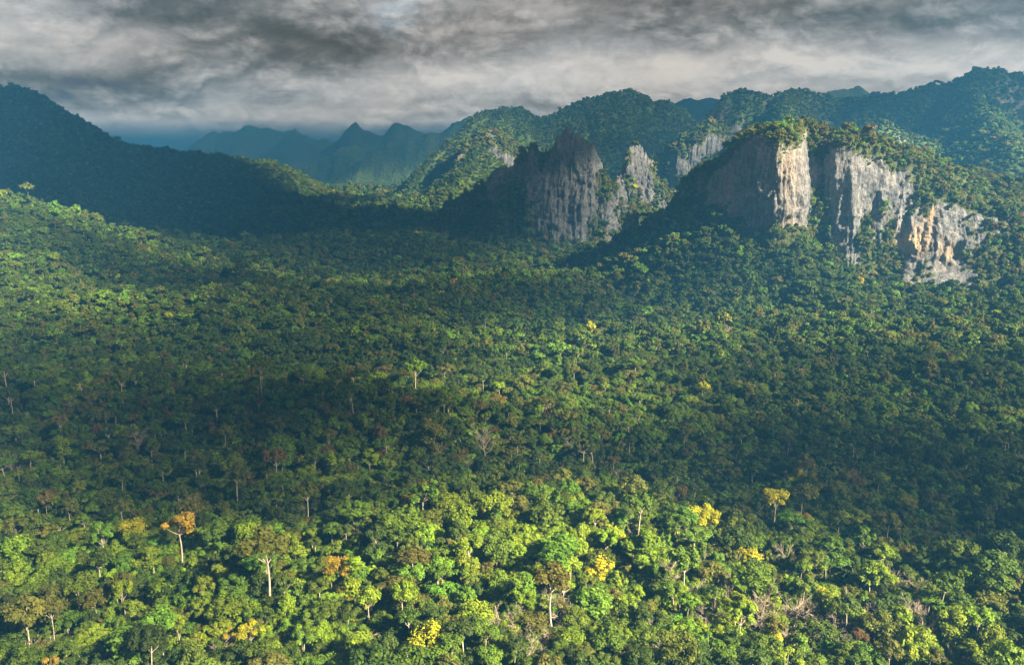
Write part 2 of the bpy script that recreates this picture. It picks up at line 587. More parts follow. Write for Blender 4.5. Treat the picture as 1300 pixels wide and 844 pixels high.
# ------------------------------------------------------------------ mountains as ridges
def mountain(name, label, crests, y0, y1, x0, x1, mat, nt=360, ns=170, kind='mtn', trees=True):
    """crests: (points, slope, rounding, spur amplitude, spur length)"""
    t = np.linspace((x0 - 650) / F, (x1 - 650) / F, nt)
    s = np.linspace(math.log(y0), math.log(y1), ns)
    S, T = np.meshgrid(np.exp(s), t, indexing='ij')
    x, y = (T * S).ravel(), S.ravel()
    z = np.full(x.shape, -1e9)
    for pts, slope, rd, amp, wl in crests:
        d, zc, ln = polydist(x, y, pts)
        jag = pts[:, 1].mean() / 2300.0
        zc = zc + jag * (9 * fbm(ln / (60 * jag) + 3, ln * 0 + wl, octv=4, ridged=True) - 3) * np.exp(-d / (70 * jag))
        wob = fbm(x / wl, y / wl, octv=5, ridged=True)
        dd = np.sqrt(d * d + rd * rd) - rd
        h = zc - slope * dd * (1 - 0.28 * np.clip(d / 60, 0, 1) * fbm(x / (wl * .6) + 3, y / (wl * .6), octv=4))
        h = h + amp * wob * np.clip(d / 140, 0.06, 1) - amp * 0.25 * np.clip(d / 140, 0, 1)
        z = np.maximum(z, h)
    z = z + fbm(x / 38, y / 38, octv=3) * np.clip(y / 1000, 1, 3) * 1.6 + fbm(x / 110, y / 110, octv=4, ridged=True) * np.clip(y / 1000, 1, 4) * 4.5
    g = ground_z(x, y)
    V = np.stack([x, y, np.maximum(z, g - 25)], -1)
    Fc = grid_faces(nt, ns)
    keep = (z > g - 18)[Fc].any(1)
    Fc = Fc[keep]
    used = np.unique(Fc)
    remap = np.full(len(V), -1)
    remap[used] = np.arange(len(used))
    V, Fc = V[used], remap[Fc]
    o = link(name, mesh_from(name, V, Fc, mat, True))
    o['kind'] = 'structure'
    o['label'] = label
    SURF.append((V, Fc, kind if trees else 'bare'))
    return o


C = smooth_crest
mountain('mountain', 'dark forested mountainside sloping down into the valley under cloud shadow', [
    (C([(-420, 20, 1598), (-150, 62, 1786), (-40, 98, 1861), (0, 110, 1880), (40, 118, 1899), (75, 140, 1936), (105, 163, 1993), (150, 181, 2096), (200, 192, 2209), (250, 197, 2331),
        (330, 204, 2538), (395, 230, 2773), (438, 256, 2914), (480, 290, 3055)]), 0.50, 25, 26, 330),
    (C([(-60, 150, 1617), (60, 190, 1598), (170, 232, 1692), (270, 262, 1786)]), 0.45, 40, 16, 250)],
    1150, 4200, -420, 640, M_MTN, 420, 220)
mountain('mountain', 'high blue green ridge with rounded summits closing the valley', [
    (C([(522, 236, 2480), (532, 218, 2520), (555, 196, 2600), (580, 172, 2640), (605, 150, 2680), (630, 143, 2720), (657, 136, 2720), (672, 146, 2720), (690, 150, 2720), (715, 140, 2736), (738, 128, 2760), (765, 124, 2760),
        (787, 117, 2760), (800, 120, 2760), (812, 119, 2760), (830, 131, 2760), (850, 134, 2736), (870, 147, 2704), (890, 162, 2680), (930, 175, 2640)]), 0.80, 12, 60, 420),
    (C([(850, 140, 2640), (800, 160, 2440), (740, 185, 2280), (690, 210, 2160)]), 0.75, 14, 45, 350),
    (C([(640, 143, 2680), (618, 178, 2440), (596, 208, 2280)]), 0.7, 14, 45, 350)],
    1900, 4100, 380, 1050, M_MTN, 420, 200)
mountain('mountain', 'long blue karst ridge behind the limestone cliff', [
    (C([(862, 188, 2009), (885, 170, 2034), (900, 150, 2050), (913, 130, 2050), (925, 121, 2050), (948, 117, 2050), (968, 126, 2050), (985, 123, 2050), (1010, 117, 2050), (1040, 121, 2050), (1060, 127, 2050), (1085, 124, 2034), (1110, 120, 2009),
        (1150, 119, 1968), (1180, 112, 1952), (1210, 109, 1927), (1222, 99, 1911), (1250, 92, 1886), (1275, 94, 1886), (1300, 101, 1870), (1340, 106, 1845), (1440, 80, 1804), (1600, 70, 1804)]), 1.05, 9, 70, 230),
    (C([(1085, 175, 1599), (1120, 157, 1624), (1150, 170, 1632), (1200, 190, 1640)]), 1.0, 8, 40, 160),
    (C([(1230, 112, 1845), (1265, 165, 1558), (1285, 185, 1435)]), 0.9, 10, 50, 200),
    (C([(1000, 120, 2009), (985, 165, 1763), (965, 190, 1640)]), 0.9, 10, 50, 200)],
    1250, 2800, 780, 1680, M_MTN_KARST, 560, 240)
mountain('mountain', 'flat topped hazy mountain far up the valley', [
    (C([(200, 215, 5355), (235, 193, 5440), (250, 177, 5482), (270, 168, 5525), (300, 165, 5525), (325, 161, 5525), (350, 164, 5525), (372, 166, 5525), (395, 174, 5525), (420, 182, 5525), (450, 200, 5525)]), 0.9, 15, 60, 500),
    (C([(330, 200, 4845), (350, 186, 4845), (372, 173, 4845), (390, 180, 4845), (410, 196, 4845)]), 1.0, 15, 40, 400)],
    3700, 7600, 150, 520, M_MTN_FAR, 260, 120, trees=False)
mountain('mountain', 'pair of pointed hazy peaks far up the valley', [
    (C([(400, 200, 5000), (425, 180, 5000), (440, 164, 5000), (452, 157, 5000), (465, 166, 5000), (485, 172, 5000), (496, 163, 5000), (505, 159, 5000), (520, 164, 5000), (540, 172, 5000), (570, 190, 5000), (600, 205, 5000)]), 0.9, 12, 60, 420)],
    3900, 6800, 330, 700, M_MTN_FAR, 260, 120, trees=False)
mountain('hill', 'dark blue wooded hill standing before the hazy peaks', [
    (C([(385, 215, 4000), (415, 200, 4000), (432, 188, 4000), (450, 184, 4000), (465, 190, 4000), (482, 185, 4000), (500, 182, 4000), (517, 193, 4000), (530, 210, 4000), (550, 230, 4000)]), 0.8, 18, 40, 350)],
    3300, 5000, 330, 640, M_MTN_FAR, 240, 110, trees=False)
mountain('mountain', 'faintest mountain fading into the cloud behind the ridges', [
    (C([(480, 190, 3825), (540, 172, 3825), (575, 158, 3825), (600, 150, 3825), (640, 148, 3825), (700, 160, 3825), (780, 150, 3825), (845, 138, 3825), (865, 128, 3825), (885, 126, 3825), (905, 127, 3825), (940, 140, 3825), (980, 160, 3825)]), 0.8, 20, 20, 500)],
    3300, 5200, 400, 1050, M_MTN_FAR, 260, 90, trees=False)
mountain('mountain', 'small blue summit showing above the karst ridge', [
    (C([(1020, 140, 3010), (1050, 119, 3010), (1065, 115, 3010), (1080, 117, 3010), (1092, 114, 3010), (1110, 125, 3010), (1150, 140, 3010)]), 0.9, 15, 40, 400)],
    2600, 4000, 950, 1250, M_MTN_FAR, 160, 80, trees=False)


# ------------------------------------------------------------------ limestone lofts
def catmull(A, n):
    """resample control rows A (k,3) to n points by Catmull-Rom over the index"""
    k = len(A)
    P = np.vstack([2 * A[0] - A[1], A, 2 * A[-1] - A[-2]])
    u = np.linspace(0, k - 1 - 1e-9, n)
    i = u.astype(int)
    f = (u - i)[:, None]
    w = _cub(f)
    return sum(w[q] * P[i + q] for q in range(4))


def loft(name, label, ctrl, nu, rows, flute, rough, seed, back=(0, 160, -130), skirt=(0, -55, -70), stain=None, vegc=(), bulge=0.0, bald=0.0, dents=(), jag=0.0):
    """ctrl: per station ((px,py,Y) foot, (px,py,Y) wall top, (px,py,Y) crest); a rock body with a front wall, a top and a back"""
    foot = at(*np.array([c[0] for c in ctrl], float).T)
    top = at(*np.array([c[1] for c in ctrl], float).T)
    crest = at(*np.array([c[2] for c in ctrl], float).T)
    idx = np.linspace(0, 1, len(ctrl))
    # even out stations by length along the foot
    seg = np.concatenate([[0], np.cumsum(np.linalg.norm(np.diff(0.5 * (foot + top), axis=0), axis=1))])
    dense = np.linspace(0, seg[-1], nu)
    fi = np.interp(dense, seg, np.arange(len(ctrl)))

    def res(A):
        P = np.vstack([2 * A[0] - A[1], A, 2 * A[-1] - A[-2]])
        i = np.minimum(fi.astype(int), len(A) - 2)
        f = (fi - i)[:, None]
        lin = A[i] * (1 - f) + A[i + 1] * f
        cat = sum(w * P[i + q] for q, w in enumerate(_cub(f)))
        return 0.5 * lin + 0.5 * cat
    Bf, Tp, Cr = res(foot), res(top), res(crest)
    jz = jag * (fbm(dense / 20.0 + seed * 11, dense * 0 + seed, octv=4, gain=0.6, ridged=True) - 0.1)
    Cr[:, 2] += jz
    Tp[:, 2] += jz * 0.8
    Sk = Bf + np.array(skirt)
    Bk = Cr + np.array(back)
    nsk, nw, nt_, nb = rows
    layers, vpar = [], []
    for f in np.linspace(0, 1, nsk, endpoint=False):
        layers.append(Sk * (1 - f) + Bf * f)
        vpar.append(-1 + f)
    for f in np.linspace(0, 1, nw, endpoint=False):
        q = Bf * (1 - f) + Tp * f
        q = q + np.array([0, -1, 0]) * bulge * math.sin(math.pi * f)
        layers.append(q)
        vpar.append(f)
    for f in np.linspace(0, 1, nt_, endpoint=False):
        q = Tp * (1 - f) + Cr * f
        q[:, 2] = Tp[:, 2] + (Cr[:, 2] - Tp[:, 2]) * math.sin(f * math.pi / 2)
        layers.append(q)
        vpar.append(1 + f)
    for f in np.linspace(0, 1, nb):
        q = Cr * (1 - f) + Bk * f
        q[:, 2] = Cr[:, 2] + (Bk[:, 2] - Cr[:, 2]) * (1 - math.cos(f * math.pi / 2)) if False else Cr[:, 2] + (Bk[:, 2] - Cr[:, 2]) * f ** 1.4
        layers.append(q)
        vpar.append(2 + f)
    L = np.array(layers)
    v = np.array(vpar)[:, None] * np.ones(nu)[None]

    def normals(L):
        du = np.gradient(L, axis=1)
        dv = np.gradient(L, axis=0)
        N = np.cross(du, dv)
        return N / (np.linalg.norm(N, axis=2, keepdims=True) + 1e-9)
    N = normals(L)
    if (N[nsk + nw // 2, :, 1]).mean() > 0:
        N = -N
    wall = np.clip(1 - np.abs(v - 0.5) * 2, 0, 1) ** 0.35
    wall = np.where((v < -0.6) | (v > 2), 0, np.maximum(wall, 0.25))
    U = dense[None, :] * np.ones_like(v)
    Zc = L[..., 2]
    wob = fbm(U / 55 + seed, Zc / 90, octv=3) * 10
    fl = fbm((U + wob) / 26 + seed * 3, Zc / 260 + seed, octv=5, gain=0.55, ridged=True)
    fl2 = fbm((U + wob) / 7.5 + seed, Zc / 120, octv=3, ridged=True)
    rg = fbm(L[..., 0] / 22 + seed, L[..., 1] / 22, L[..., 2] / 30, octv=5, gain=0.55)
    led = np.abs(((Zc + 7 * fbm(U / 60, Zc / 60, octv=3)) / 26) % 1 - 0.5) * 2
    blk = fbm(L[..., 0] / 9 + seed, L[..., 1] / 9, L[..., 2] / 20, octv=3, ridged=True)
    big = fbm((U + wob) / 80 + seed * 5, Zc / 170 + seed, octv=3, gain=0.5)
    disp = flute * (fl * 0.8 + fl2 * 0.24 + big * 1.3) + rough * rg + 0.5 * rough * blk + 1.8 * (led ** 3) * np.clip(fbm(U / 40 + 9, Zc / 40, octv=3) * 3, 0, 1)
    Nh = N.copy()
    Nh[..., 2] *= 0.4
    px, py, _ = project(L)
    for (cx, cy, wx, wy, dp) in dents:
        disp = disp - dp * np.exp(-(((px - cx) / wx) ** 2 + ((py - cy) / wy) ** 2) ** 2)
    L = L + Nh * (disp * wall)[..., None] + np.array([0, 0, 1]) * (rg * rough * 0.6 * (1 - wall))[..., None]
    N = normals(L)
    if (N[nsk + nw // 2, :, 1]).mean() > 0:
        N = -N
    veg = 0.45 + 1.1 * fbm(U / 40 + seed * 2, Zc / 75 + 3, octv=4) - 0.12 * (fl > 0.25)
    veg = np.where(v > 1.0, veg + (0.35 if bald < 0.3 else 0.12), veg)
    veg = np.where(v < 0.05, veg + 0.10, veg)
    veg = veg + np.where((v >= 0) & (v < 0.3), 0.45 * (1 - v / 0.3), 0) + np.where((v > 0.88) & (v <= 1), (v - 0.88) * 3.0, 0) - bald
    px, py, _ = project(L)
    for (cx, cy, wx, wy, am) in vegc:
        veg = veg + am * np.exp(-((px - cx) / wx) ** 2 - ((py - cy) / wy) ** 2)
    st = np.zeros_like(veg)
    for (cx, cy, wx, wy, am) in (stain or ()):
        st = st + am * np.exp(-((px - cx) / wx) ** 2 - ((py - cy) / wy) ** 2)
    V = L.reshape(-1, 3)
    Fc = grid_faces(nu, L.shape[0])
    me = mesh_from(name, V, Fc, M_KARST, False)
    for nm, arr in (('veg', veg), ('stain', np.clip(st, 0, 1))):
        a = me.attributes.new(nm, 'FLOAT', 'POINT')
        a.data.foreach_set('value', arr.ravel().astype(np.float32))
    o = link(name, me)
    o['kind'] = 'structure'
    o['label'] = label
    fv = veg.ravel()[Fc].mean(1)
    SURF.append((V, Fc, ('karst', fv)))
    return o


loft('cliff', 'pale grey limestone cliff with fluted walls above the jungle', [
    ((838, 318, 1190), (862, 246, 1200), (866, 236, 1215)),
    ((868, 300, 1140), (884, 224, 1150), (892, 216, 1170)),
    ((893, 298, 1090), (900, 226, 1105), (905, 214, 1135)),
    ((906, 294, 1066), (914, 212, 1080), (925, 200, 1115)),
    ((925, 290, 1042), (935, 188, 1052), (942, 180, 1090)),
    ((950, 302, 1012), (958, 175, 1025), (962, 170, 1066)),
    ((972, 322, 984), (978, 172, 996), (982, 168, 1040)),
    ((982, 326, 976), (990, 173, 986), (994, 167, 1036)),
    ((1000, 312, 976), (1006, 174, 988), (1006, 166, 1040)),
    ((1018, 312, 984), (1018, 182, 998), (1016, 163, 1046)),
    ((1028, 330, 996), (1026, 188, 1034), (1032, 163, 1072)),
    ((1048, 342, 998), (1044, 190, 1038), (1050, 169, 1076)),
    ((1062, 352, 992), (1060, 187, 1008), (1068, 174, 1056)),
    ((1074, 360, 978), (1080, 185, 1000), (1086, 178, 1054)),
    ((1084, 358, 974), (1100, 184, 1000), (1100, 180, 1050)),
    ((1100, 352, 974), (1118, 188, 1004), (1118, 184, 1052)),
    ((1116, 344, 976), (1130, 206, 1004), (1132, 189, 1056)),
    ((1134, 346, 976), (1146, 204, 1004), (1152, 196, 1058)),
    ((1152, 350, 964), (1166, 212, 1000), (1172, 202, 1060)),
    ((1178, 352, 956), (1178, 236, 996), (1196, 208, 1066)),
    ((1205, 346, 956), (1204, 252, 990), (1222, 217, 1072)),
    ((1236, 340, 954), (1230, 268, 986), (1254, 227, 1080)),
    ((1270, 342, 950), (1272, 274, 975), (1290, 238, 1084)),
    ((1300, 350, 944), (1302, 292, 966), (1330, 252, 1084)),
    ((1380, 362, 935), (1390, 312, 955), (1420, 285, 1080)),
    ((1480, 380, 930), (1490, 345, 950), (1520, 330, 1080)),
], 620, (46, 150, 46, 30), 7.0, 8.5, 1.3,
    back=(25, 190, -150), skirt=(-12, -75, -75), bulge=3.0,
    stain=[(1166, 305, 18, 18, 0.65), (1202, 320, 10, 15, 0.5), (1148, 312, 11, 12, .6), (1003, 300, 14, 22, 0.35), (926, 250, 8, 30, 0.45), (1000, 210, 16, 60, .25), (1180, 270, 8, 18, .6)],
    vegc=[(1040, 250, 14, 90, 0.65), (1095, 280, 8, 50, 0.25), (1128, 300, 8, 45, .25), (1140, 250, 14, 24, -.3), (1200, 275, 18, 14, -.3), (1000, 250, 12, 60, -0.35), (940, 240, 14, 40, -0.25), (1172, 308, 24, 24, -0.45), (1155, 225, 8, 24, -.25), (960, 310, 22, 20, .3), (1072, 245, 9, 60, -.4), (1116, 262, 9, 70, -.4), (1092, 220, 6, 30, -.3),
          (1290, 312, 60, 40, 0.45), (1190, 250, 40, 20, .3), (1278, 282, 12, 14, -.7)],
    jag=4.0, dents=[(1150, 322, 12, 13, 9), (1213, 320, 11, 12, 11), (1188, 334, 14, 8, 7), (1110, 300, 6, 40, 6), (1075, 290, 5, 60, 5), (936, 270, 10, 40, 5)])
loft('rock_peak', 'jagged dark grey limestone spire rising out of the jungle', [
    ((548, 285, 1640), (562, 268, 1650), (566, 264, 1665)),
    ((596, 290, 1590), (602, 252, 1610), (606, 246, 1630)),
    ((618, 296, 1570), (622, 232, 1600), (626, 226, 1620)),
    ((645, 302, 1550), (648, 214, 1590), (652, 206, 1610)),
    ((668, 306, 1535), (672, 204, 1585), (675, 196, 1606)),
    ((688, 312, 1518), (690, 212, 1575), (692, 203, 1600)),
    ((697, 318, 1508), (702, 192, 1572), (704, 184, 1592)),
    ((712, 324, 1502), (716, 176, 1572), (719, 167, 1588)),
    ((728, 322, 1502), (727, 180, 1572), (730, 173, 1588)),
    ((742, 316, 1504), (742, 190, 1570), (745, 183, 1586)),
    ((756, 310, 1508), (752, 200, 1568), (755, 193, 1584)),
    ((768, 304, 1515), (764, 226, 1566), (764, 216, 1580)),
    ((780, 298, 1526), (778, 246, 1564), (778, 238, 1578)),
    ((796, 294, 1560), (786, 232, 1610), (788, 224, 1630)),
    ((815, 290, 1590), (798, 202, 1640), (800, 193, 1655)),
    ((836, 288, 1605), (818, 204, 1650), (820, 197, 1664)),
    ((858, 288, 1620), (836, 240, 1660), (838, 232, 1675)),
    ((885, 290, 1640), (870, 262, 1680), (872, 256, 1695)),
], 420, (30, 120, 16, 26), 13.0, 11.0, 4.1, back=(10, 110, -130), skirt=(0, -70, -60), bald=0.46, jag=20.0,
    vegc=[(655, 268, 34, 50, 0.75), (595, 275, 60, 45, .8), (620, 300, 90, 22, .5), (732, 240, 30, 60, -0.25), (776, 205, 13, 40, .7), (782, 300, 20, 14, .4), (812, 215, 16, 30, -.15), (852, 255, 34, 40, .7), (800, 272, 50, 24, .85), (690, 314, 70, 12, .5), (676, 205, 8, 14, -.6), (672, 240, 6, 16, -.6)],
    stain=[(775, 318, 14, 10, .4)])
loft('rocky_hill', 'rounded hill with grey cliff faces and a grassy green top', [
    ((550, 264, 2450), (558, 246, 2460), (561, 236, 2500)),
    ((566, 268, 2380), (571, 222, 2400), (574, 210, 2450)),
    ((575, 270, 2350), (582, 198, 2380), (588, 184, 2440)),
    ((596, 270, 2340), (600, 196, 2380), (604, 172, 2450)),
    ((618, 270, 2330), (620, 190, 2370), (622, 167, 2450)),
    ((640, 272, 2330), (642, 192, 2370), (642, 176, 2450)),
    ((662, 274, 2340), (662, 206, 2380), (664, 193, 2450)),
    ((690, 276, 2360), (688, 222, 2400), (690, 212, 2460)),
    ((730, 280, 2400), (725, 248, 2440), (728, 238, 2480)),
], 260, (14, 70, 26, 20), 10.0, 6.0, 7.7, back=(0, 260, -120), skirt=(0, -70, -50),
    stain=[(583, 205, 8, 14, .5)], bald=0.14, jag=9.0, vegc=[(600, 175, 50, 14, .3), (600, 235, 16, 30, .3), (578, 200, 10, 16, -.4), (630, 215, 22, 26, -.3)])
loft('rocky_hill', 'hazy karst knob with pale cliff patches at the end of the ridge', [
    ((800, 258, 1980), (815, 238, 1990), (822, 226, 2030)),
    ((840, 262, 1930), (845, 200, 1950), (848, 190, 2000)),
    ((862, 264, 1900), (864, 186, 1930), (866, 176, 1985)),
    ((884, 264, 1890), (886, 178, 1925), (888, 164, 1985)),
    ((904, 264, 1890), (906, 170, 1925), (908, 154, 1990)),
    ((926, 264, 1900), (926, 180, 1935), (928, 166, 1990)),
    ((952, 262, 1920), (952, 200, 1950), (954, 186, 2000)),
    ((990, 260, 1950), (990, 225, 1970), (992, 208, 2020)),
], 260, (12, 80, 24, 20), 10.0, 7.0, 9.9, back=(20, 220, -140), skirt=(0, -60, -50), jag=12.0, vegc=[(870, 240, 60, 25, .2), (890, 195, 40, 30, -.15)])



def outcrop(label, px, py0, py1, w, Y, seed):
    st = []
    for f, h in ((-1.3, 0.1), (-0.8, 0.55), (-0.45, 0.95), (0.0, 1.0), (0.4, 0.9), (0.8, 0.6), (1.3, 0.1)):
        d = 14 * abs(f)
        x, t = px + f * w / 2, py0 + (py1 - py0) * h
        st.append(((x, py0 + 5, Y + d), (x, t + 2, Y + 7 + d), (x, t, Y + 16 + d)))
    loft('rock_outcrop', label, st, 70, (8, 30, 8, 10), 3.0, 3.0, seed, back=(0, 30, -30), skirt=(0, -15, -20), bald=0.15)


outcrop('small pale outcrop poking out of the forest below the cliff', 990, 412, 378, 40, 905, 2.2)
outcrop('grey outcrop in the forest under the pillar', 955, 386, 352, 46, 960, 3.9)
outcrop('grey purple outcrop on the spur beside the cliff', 882, 398, 350, 34, 985, 5.1)
outcrop('small grey outcrop low on the slope', 1037, 434, 408, 16, 880, 6.4)
outcrop('pale outcrop on the wooded slope beside the cliff', 1278, 298, 262, 26, 965, 8.8)
outcrop('grey outcrop on the crest of the spur', 800, 300, 268, 18, 1190, 9.3)

# ------------------------------------------------------------------ trees
ICO_V, ICO_F = None, None


def ico(sub):
    import bmesh
    bm = bmesh.new()
    bmesh.ops.create_icosphere(bm, subdivisions=sub, radius=1.0)
    V = np.array([v.co[:] for v in bm.verts])
    Fc = np.array([[v.index for v in f.verts] for f in bm.faces])
    bm.free()
    return V, Fc


ICO1, ICO2 = ico(1), ico(2)


class Build:
    def __init__(self):
        self.V, self.Q, self.M, self.n = [], [], [], 0

    def quads(self, V, Q, mat):
        self.V.append(V)
        self.Q.append(np.asarray(Q) + self.n)
        self.M.append(np.full(len(Q), mat, np.int32))
        self.n += len(V)

    def leaves(self, rng, c, r, n, size, mat=0, up=0.45, squash=1.0):
        d = rng.normal(size=(n, 3))
        d /= np.linalg.norm(d, axis=1, keepdims=True)
        d[:, 2] = np.where(d[:, 2] < -0.35, -d[:, 2], d[:, 2])
        rad = r * (0.58 + 0.66 * rng.rand(n, 1) ** 1.3)
        pos = np.asarray(c) + d * rad * np.array([1, 1, squash])
        N = d + rng.normal(size=(n, 3)) * 0.45 + np.array([0, 0, up])
        N /= np.linalg.norm(N, axis=1, keepdims=True)
        T = np.cross(N, rng.normal(size=(n, 3)))
        T /= np.linalg.norm(T, axis=1, keepdims=True) + 1e-9
        Bn = np.cross(N, T)
        s = size * (0.6 + 0.8 * rng.rand(n, 1))
        V = np.stack([pos - T * s, pos - Bn * s * 0.62 + N * s * .12, pos + T * s, pos + Bn * s * 0.62 + N * s * .12], 1).reshape(-1, 3)
        self.quads(V, np.arange(4 * n).reshape(-1, 4), mat)

    def core(self, rng, c, r, sq=1.0, mat=0, lod=ICO1):
        V = lod[0] * (1 + 0.18 * rng.normal(size=(len(lod[0]), 1)).clip(-1, 1)) * r * np.array([1, 1, sq]) + np.asarray(c)
        self.quads(V, np.concatenate([lod[1], lod[1][:, 2:]], 1), mat)

    def tube(self, pts, r0, r1, mat=1, sides=5):
        pts = np.asarray(pts, float)
        k = len(pts)
        rr = np.linspace(r0, r1, k)
        d = np.gradient(pts, axis=0)
        d /= np.linalg.norm(d, axis=1, keepdims=True) + 1e-9
        ref = np.array([0.31, 0.95, 0.05])
        a = np.cross(d, ref)
        a /= np.linalg.norm(a, axis=1, keepdims=True) + 1e-9
        b = np.cross(d, a)
        ang = np.linspace(0, 2 * np.pi, sides, endpoint=False)
        V = pts[:, None, :] + rr[:, None, None] * (np.cos(ang)[None, :, None] * a[:, None, :] + np.sin(ang)[None, :, None] * b[:, None, :])
        V = V.reshape(-1, 3)
        Q = []
        for i in range(k - 1):
            for j in range(sides):
                Q.append((i * sides + j, i * sides + (j + 1) % sides, (i + 1) * sides + (j + 1) % sides, (i + 1) * sides + j))
        self.quads(V, Q, mat)

    def mesh(self, name, mats):
        V, Q, M = np.vstack(self.V), np.vstack(self.Q), np.concatenate(self.M)
        # triangles were given as quads with a repeated corner: split them
        tri = Q[:, 2] == Q[:, 3]
        me = bpy.data.meshes.new(name)
        me.vertices.add(len(V))
        me.vertices.foreach_set('co', V.astype(np.float32).ravel())
        order = np.concatenate([Q[~tri].ravel(), Q[tri][:, :3].ravel()]).astype(np.int32)
        nq, nt = int((~tri).sum()), int(tri.sum())
        me.loops.add(len(order))
        me.loops.foreach_set('vertex_index', order)
        me.polygons.add(nq + nt)
        me.polygons.foreach_set('loop_start', np.concatenate([np.arange(nq) * 4, nq * 4 + np.arange(nt) * 3]).astype(np.int32))
        me.polygons.foreach_set('material_index', np.concatenate([M[~tri], M[tri]]))
        me.update(calc_edges=True)
        for m in mats:
            me.materials.append(m)
        return me


KINDS = {  # height, crown centre, crown radii, lobes, lobe radius, trunk radius
    'round':    dict(zc=10.0, rad=(4.7, 4.7, 4.0), lobes=13, lr=2.1, tr=0.30),
    'spreading': dict(zc=12.5, rad=(6.0, 6.0, 2.8), lobes=14, lr=2.0, tr=0.34),
    'umbrella': dict(zc=16.5, rad=(5.2, 5.2, 1.8), lobes=9, lr=1.7, tr=0.24),
    'tall':     dict(zc=11.0, rad=(3.3, 3.3, 5.6), lobes=13, lr=1.8, tr=0.26),
    'vine':     dict(zc=8.0, rad=(2.8, 2.8, 6.6), lobes=14, lr=1.6, tr=0.25),
    'open':     dict(zc=13.0, rad=(4.6, 4.6, 3.4), lobes=7, lr=1.45, tr=0.26),
    'bush':     dict(zc=1.5, rad=(3.0, 3.0, 1.7), lobes=8, lr=1.5, tr=0.0),
}


def crown_lobes(rng, k):
    q = KINDS[k]
    n = q['lobes']
    out = []
    for i in range(n):
        zf = 1 - (i + 0.5) / n * (1.55 if k not in ('vine', 'tall') else 1.85)
        a = i * 2.39996 + rng.rand() * 0.9
        s = math.sqrt(max(0, 1 - zf * zf))
        sc = 0.62 + 0.26 * rng.rand()
        c = np.array([math.cos(a) * s * q['rad'][0] * sc, math.sin(a) * s * q['rad'][1] * sc, q['zc'] + zf * q['rad'][2] * sc])
        out.append((c + rng.normal(size=3) * 0.6, q['lr'] * (0.62 + 0.7 * rng.rand())))
    return out


def make_tree(k, seed, leaf_n, leaf_s, core=True):
    """two builders: trunk with limbs, and crown"""
    rng = np.random.RandomState(seed)
    q = KINDS[k]
    cr_, tr_ = Build(), Build()
    lob = crown_lobes(rng, k)
    for c, r in lob:
        sq = 0.8 if k in ('umbrella', 'spreading', 'open') else 0.92
        if core:
            cr_.core(rng, c, r * 0.66, sq)
        cr_.leaves(rng, c, r, leaf_n, leaf_s, squash=sq)
    if q['tr'] > 0:
        top = np.array([rng.normal() * 0.5, rng.normal() * 0.5, q['zc'] - 0.2 * q['rad'][2]])
        bend = np.array([rng.normal() * 0.5, rng.normal() * 0.5, 0])
        zs = np.linspace(-1.5, top[2], 6)
        pts = [np.array([top[0] * (z / top[2]) + bend[0] * math.sin(z / top[2] * 3.1), top[1] * (z / top[2]) + bend[1] * math.sin(z / top[2] * 3.1), z]) for z in zs]
        tr_.tube(pts, q['tr'] * 1.25, q['tr'] * 0.55, 1, 6)
        base = pts[-2]
        for c, r in lob[::2] if k != 'open' else lob:
            mid = (base + c) / 2 + np.array([0, 0, -0.3])
            tr_.tube([base, mid, c], q['tr'] * 0.45, q['tr'] * 0.15, 1, 4)
    return cr_, tr_


def make_bare(seed, twig=True):
    rng = np.random.RandomState(seed)
    tr_, cr_ = Build(), Build()
    top = np.array([rng.normal() * 1.0, rng.normal() * 1.0, 9.0])
    pts = [np.array([0, 0, -1.5]), np.array([0.1, 0, 3.0]), top * 0.7 + np.array([0.2, 0, 0]), top]
    tr_.tube(pts, 0.34, 0.16, 1, 6)
    for i in range(8):
        a = i * 2.4 + rng.rand()
        st = pts[1] * (1 - (i / 9)) + pts[3] * (i / 9) + np.array([0, 0, 1.0])
        L = 3.0 + 2.2 * rng.rand()
        e = st + np.array([math.cos(a) * L * 0.8, math.sin(a) * L * 0.8, L * (0.5 + 0.5 * rng.rand())])
        m = (st + e) / 2 + rng.normal(size=3) * 0.4
        tr_.tube([st, m, e], 0.15, 0.06, 1, 4)
        for j in range(7):
            f = 0.35 + 0.65 * rng.rand()
            s2 = st * (1 - f) + e * f
            d = rng.normal(size=3) + np.array([math.cos(a), math.sin(a), 1.0])
            d /= np.linalg.norm(d)
            e2 = s2 + d * (1.3 + 1.2 * rng.rand())
            cr_.tube([s2, (s2 + e2) / 2 + rng.normal(size=3) * 0.15, e2], 0.065, 0.03, 1, 3)
            if twig:
                for t in range(5):
                    d2 = d + rng.normal(size=3) * 0.6
                    e3 = e2 + d2 * 0.7 * (0.5 + rng.rand())
                    cr_.tube([s2 * .4 + e2 * .6, e3], 0.04, 0.02, 1, 3)
    return cr_, tr_


def merge(a, b):
    c = Build()
    for q in (a, b):
        if q.V:
            c.quads(np.vstack(q.V), np.vstack(q.Q), 0)
            c.M[-1] = np.concatenate(q.M)
    return c


# prototypes for the forest mass: near, middle, far
PROTO = bpy.data.collections.new('forest_sources')
PIDX = {}


def add_proto(tag, me):
    i = len(PIDX)
    PIDX[tag] = i
    PROTO.objects.link(bpy.data.objects.new('forest_source_%02d' % i, me))


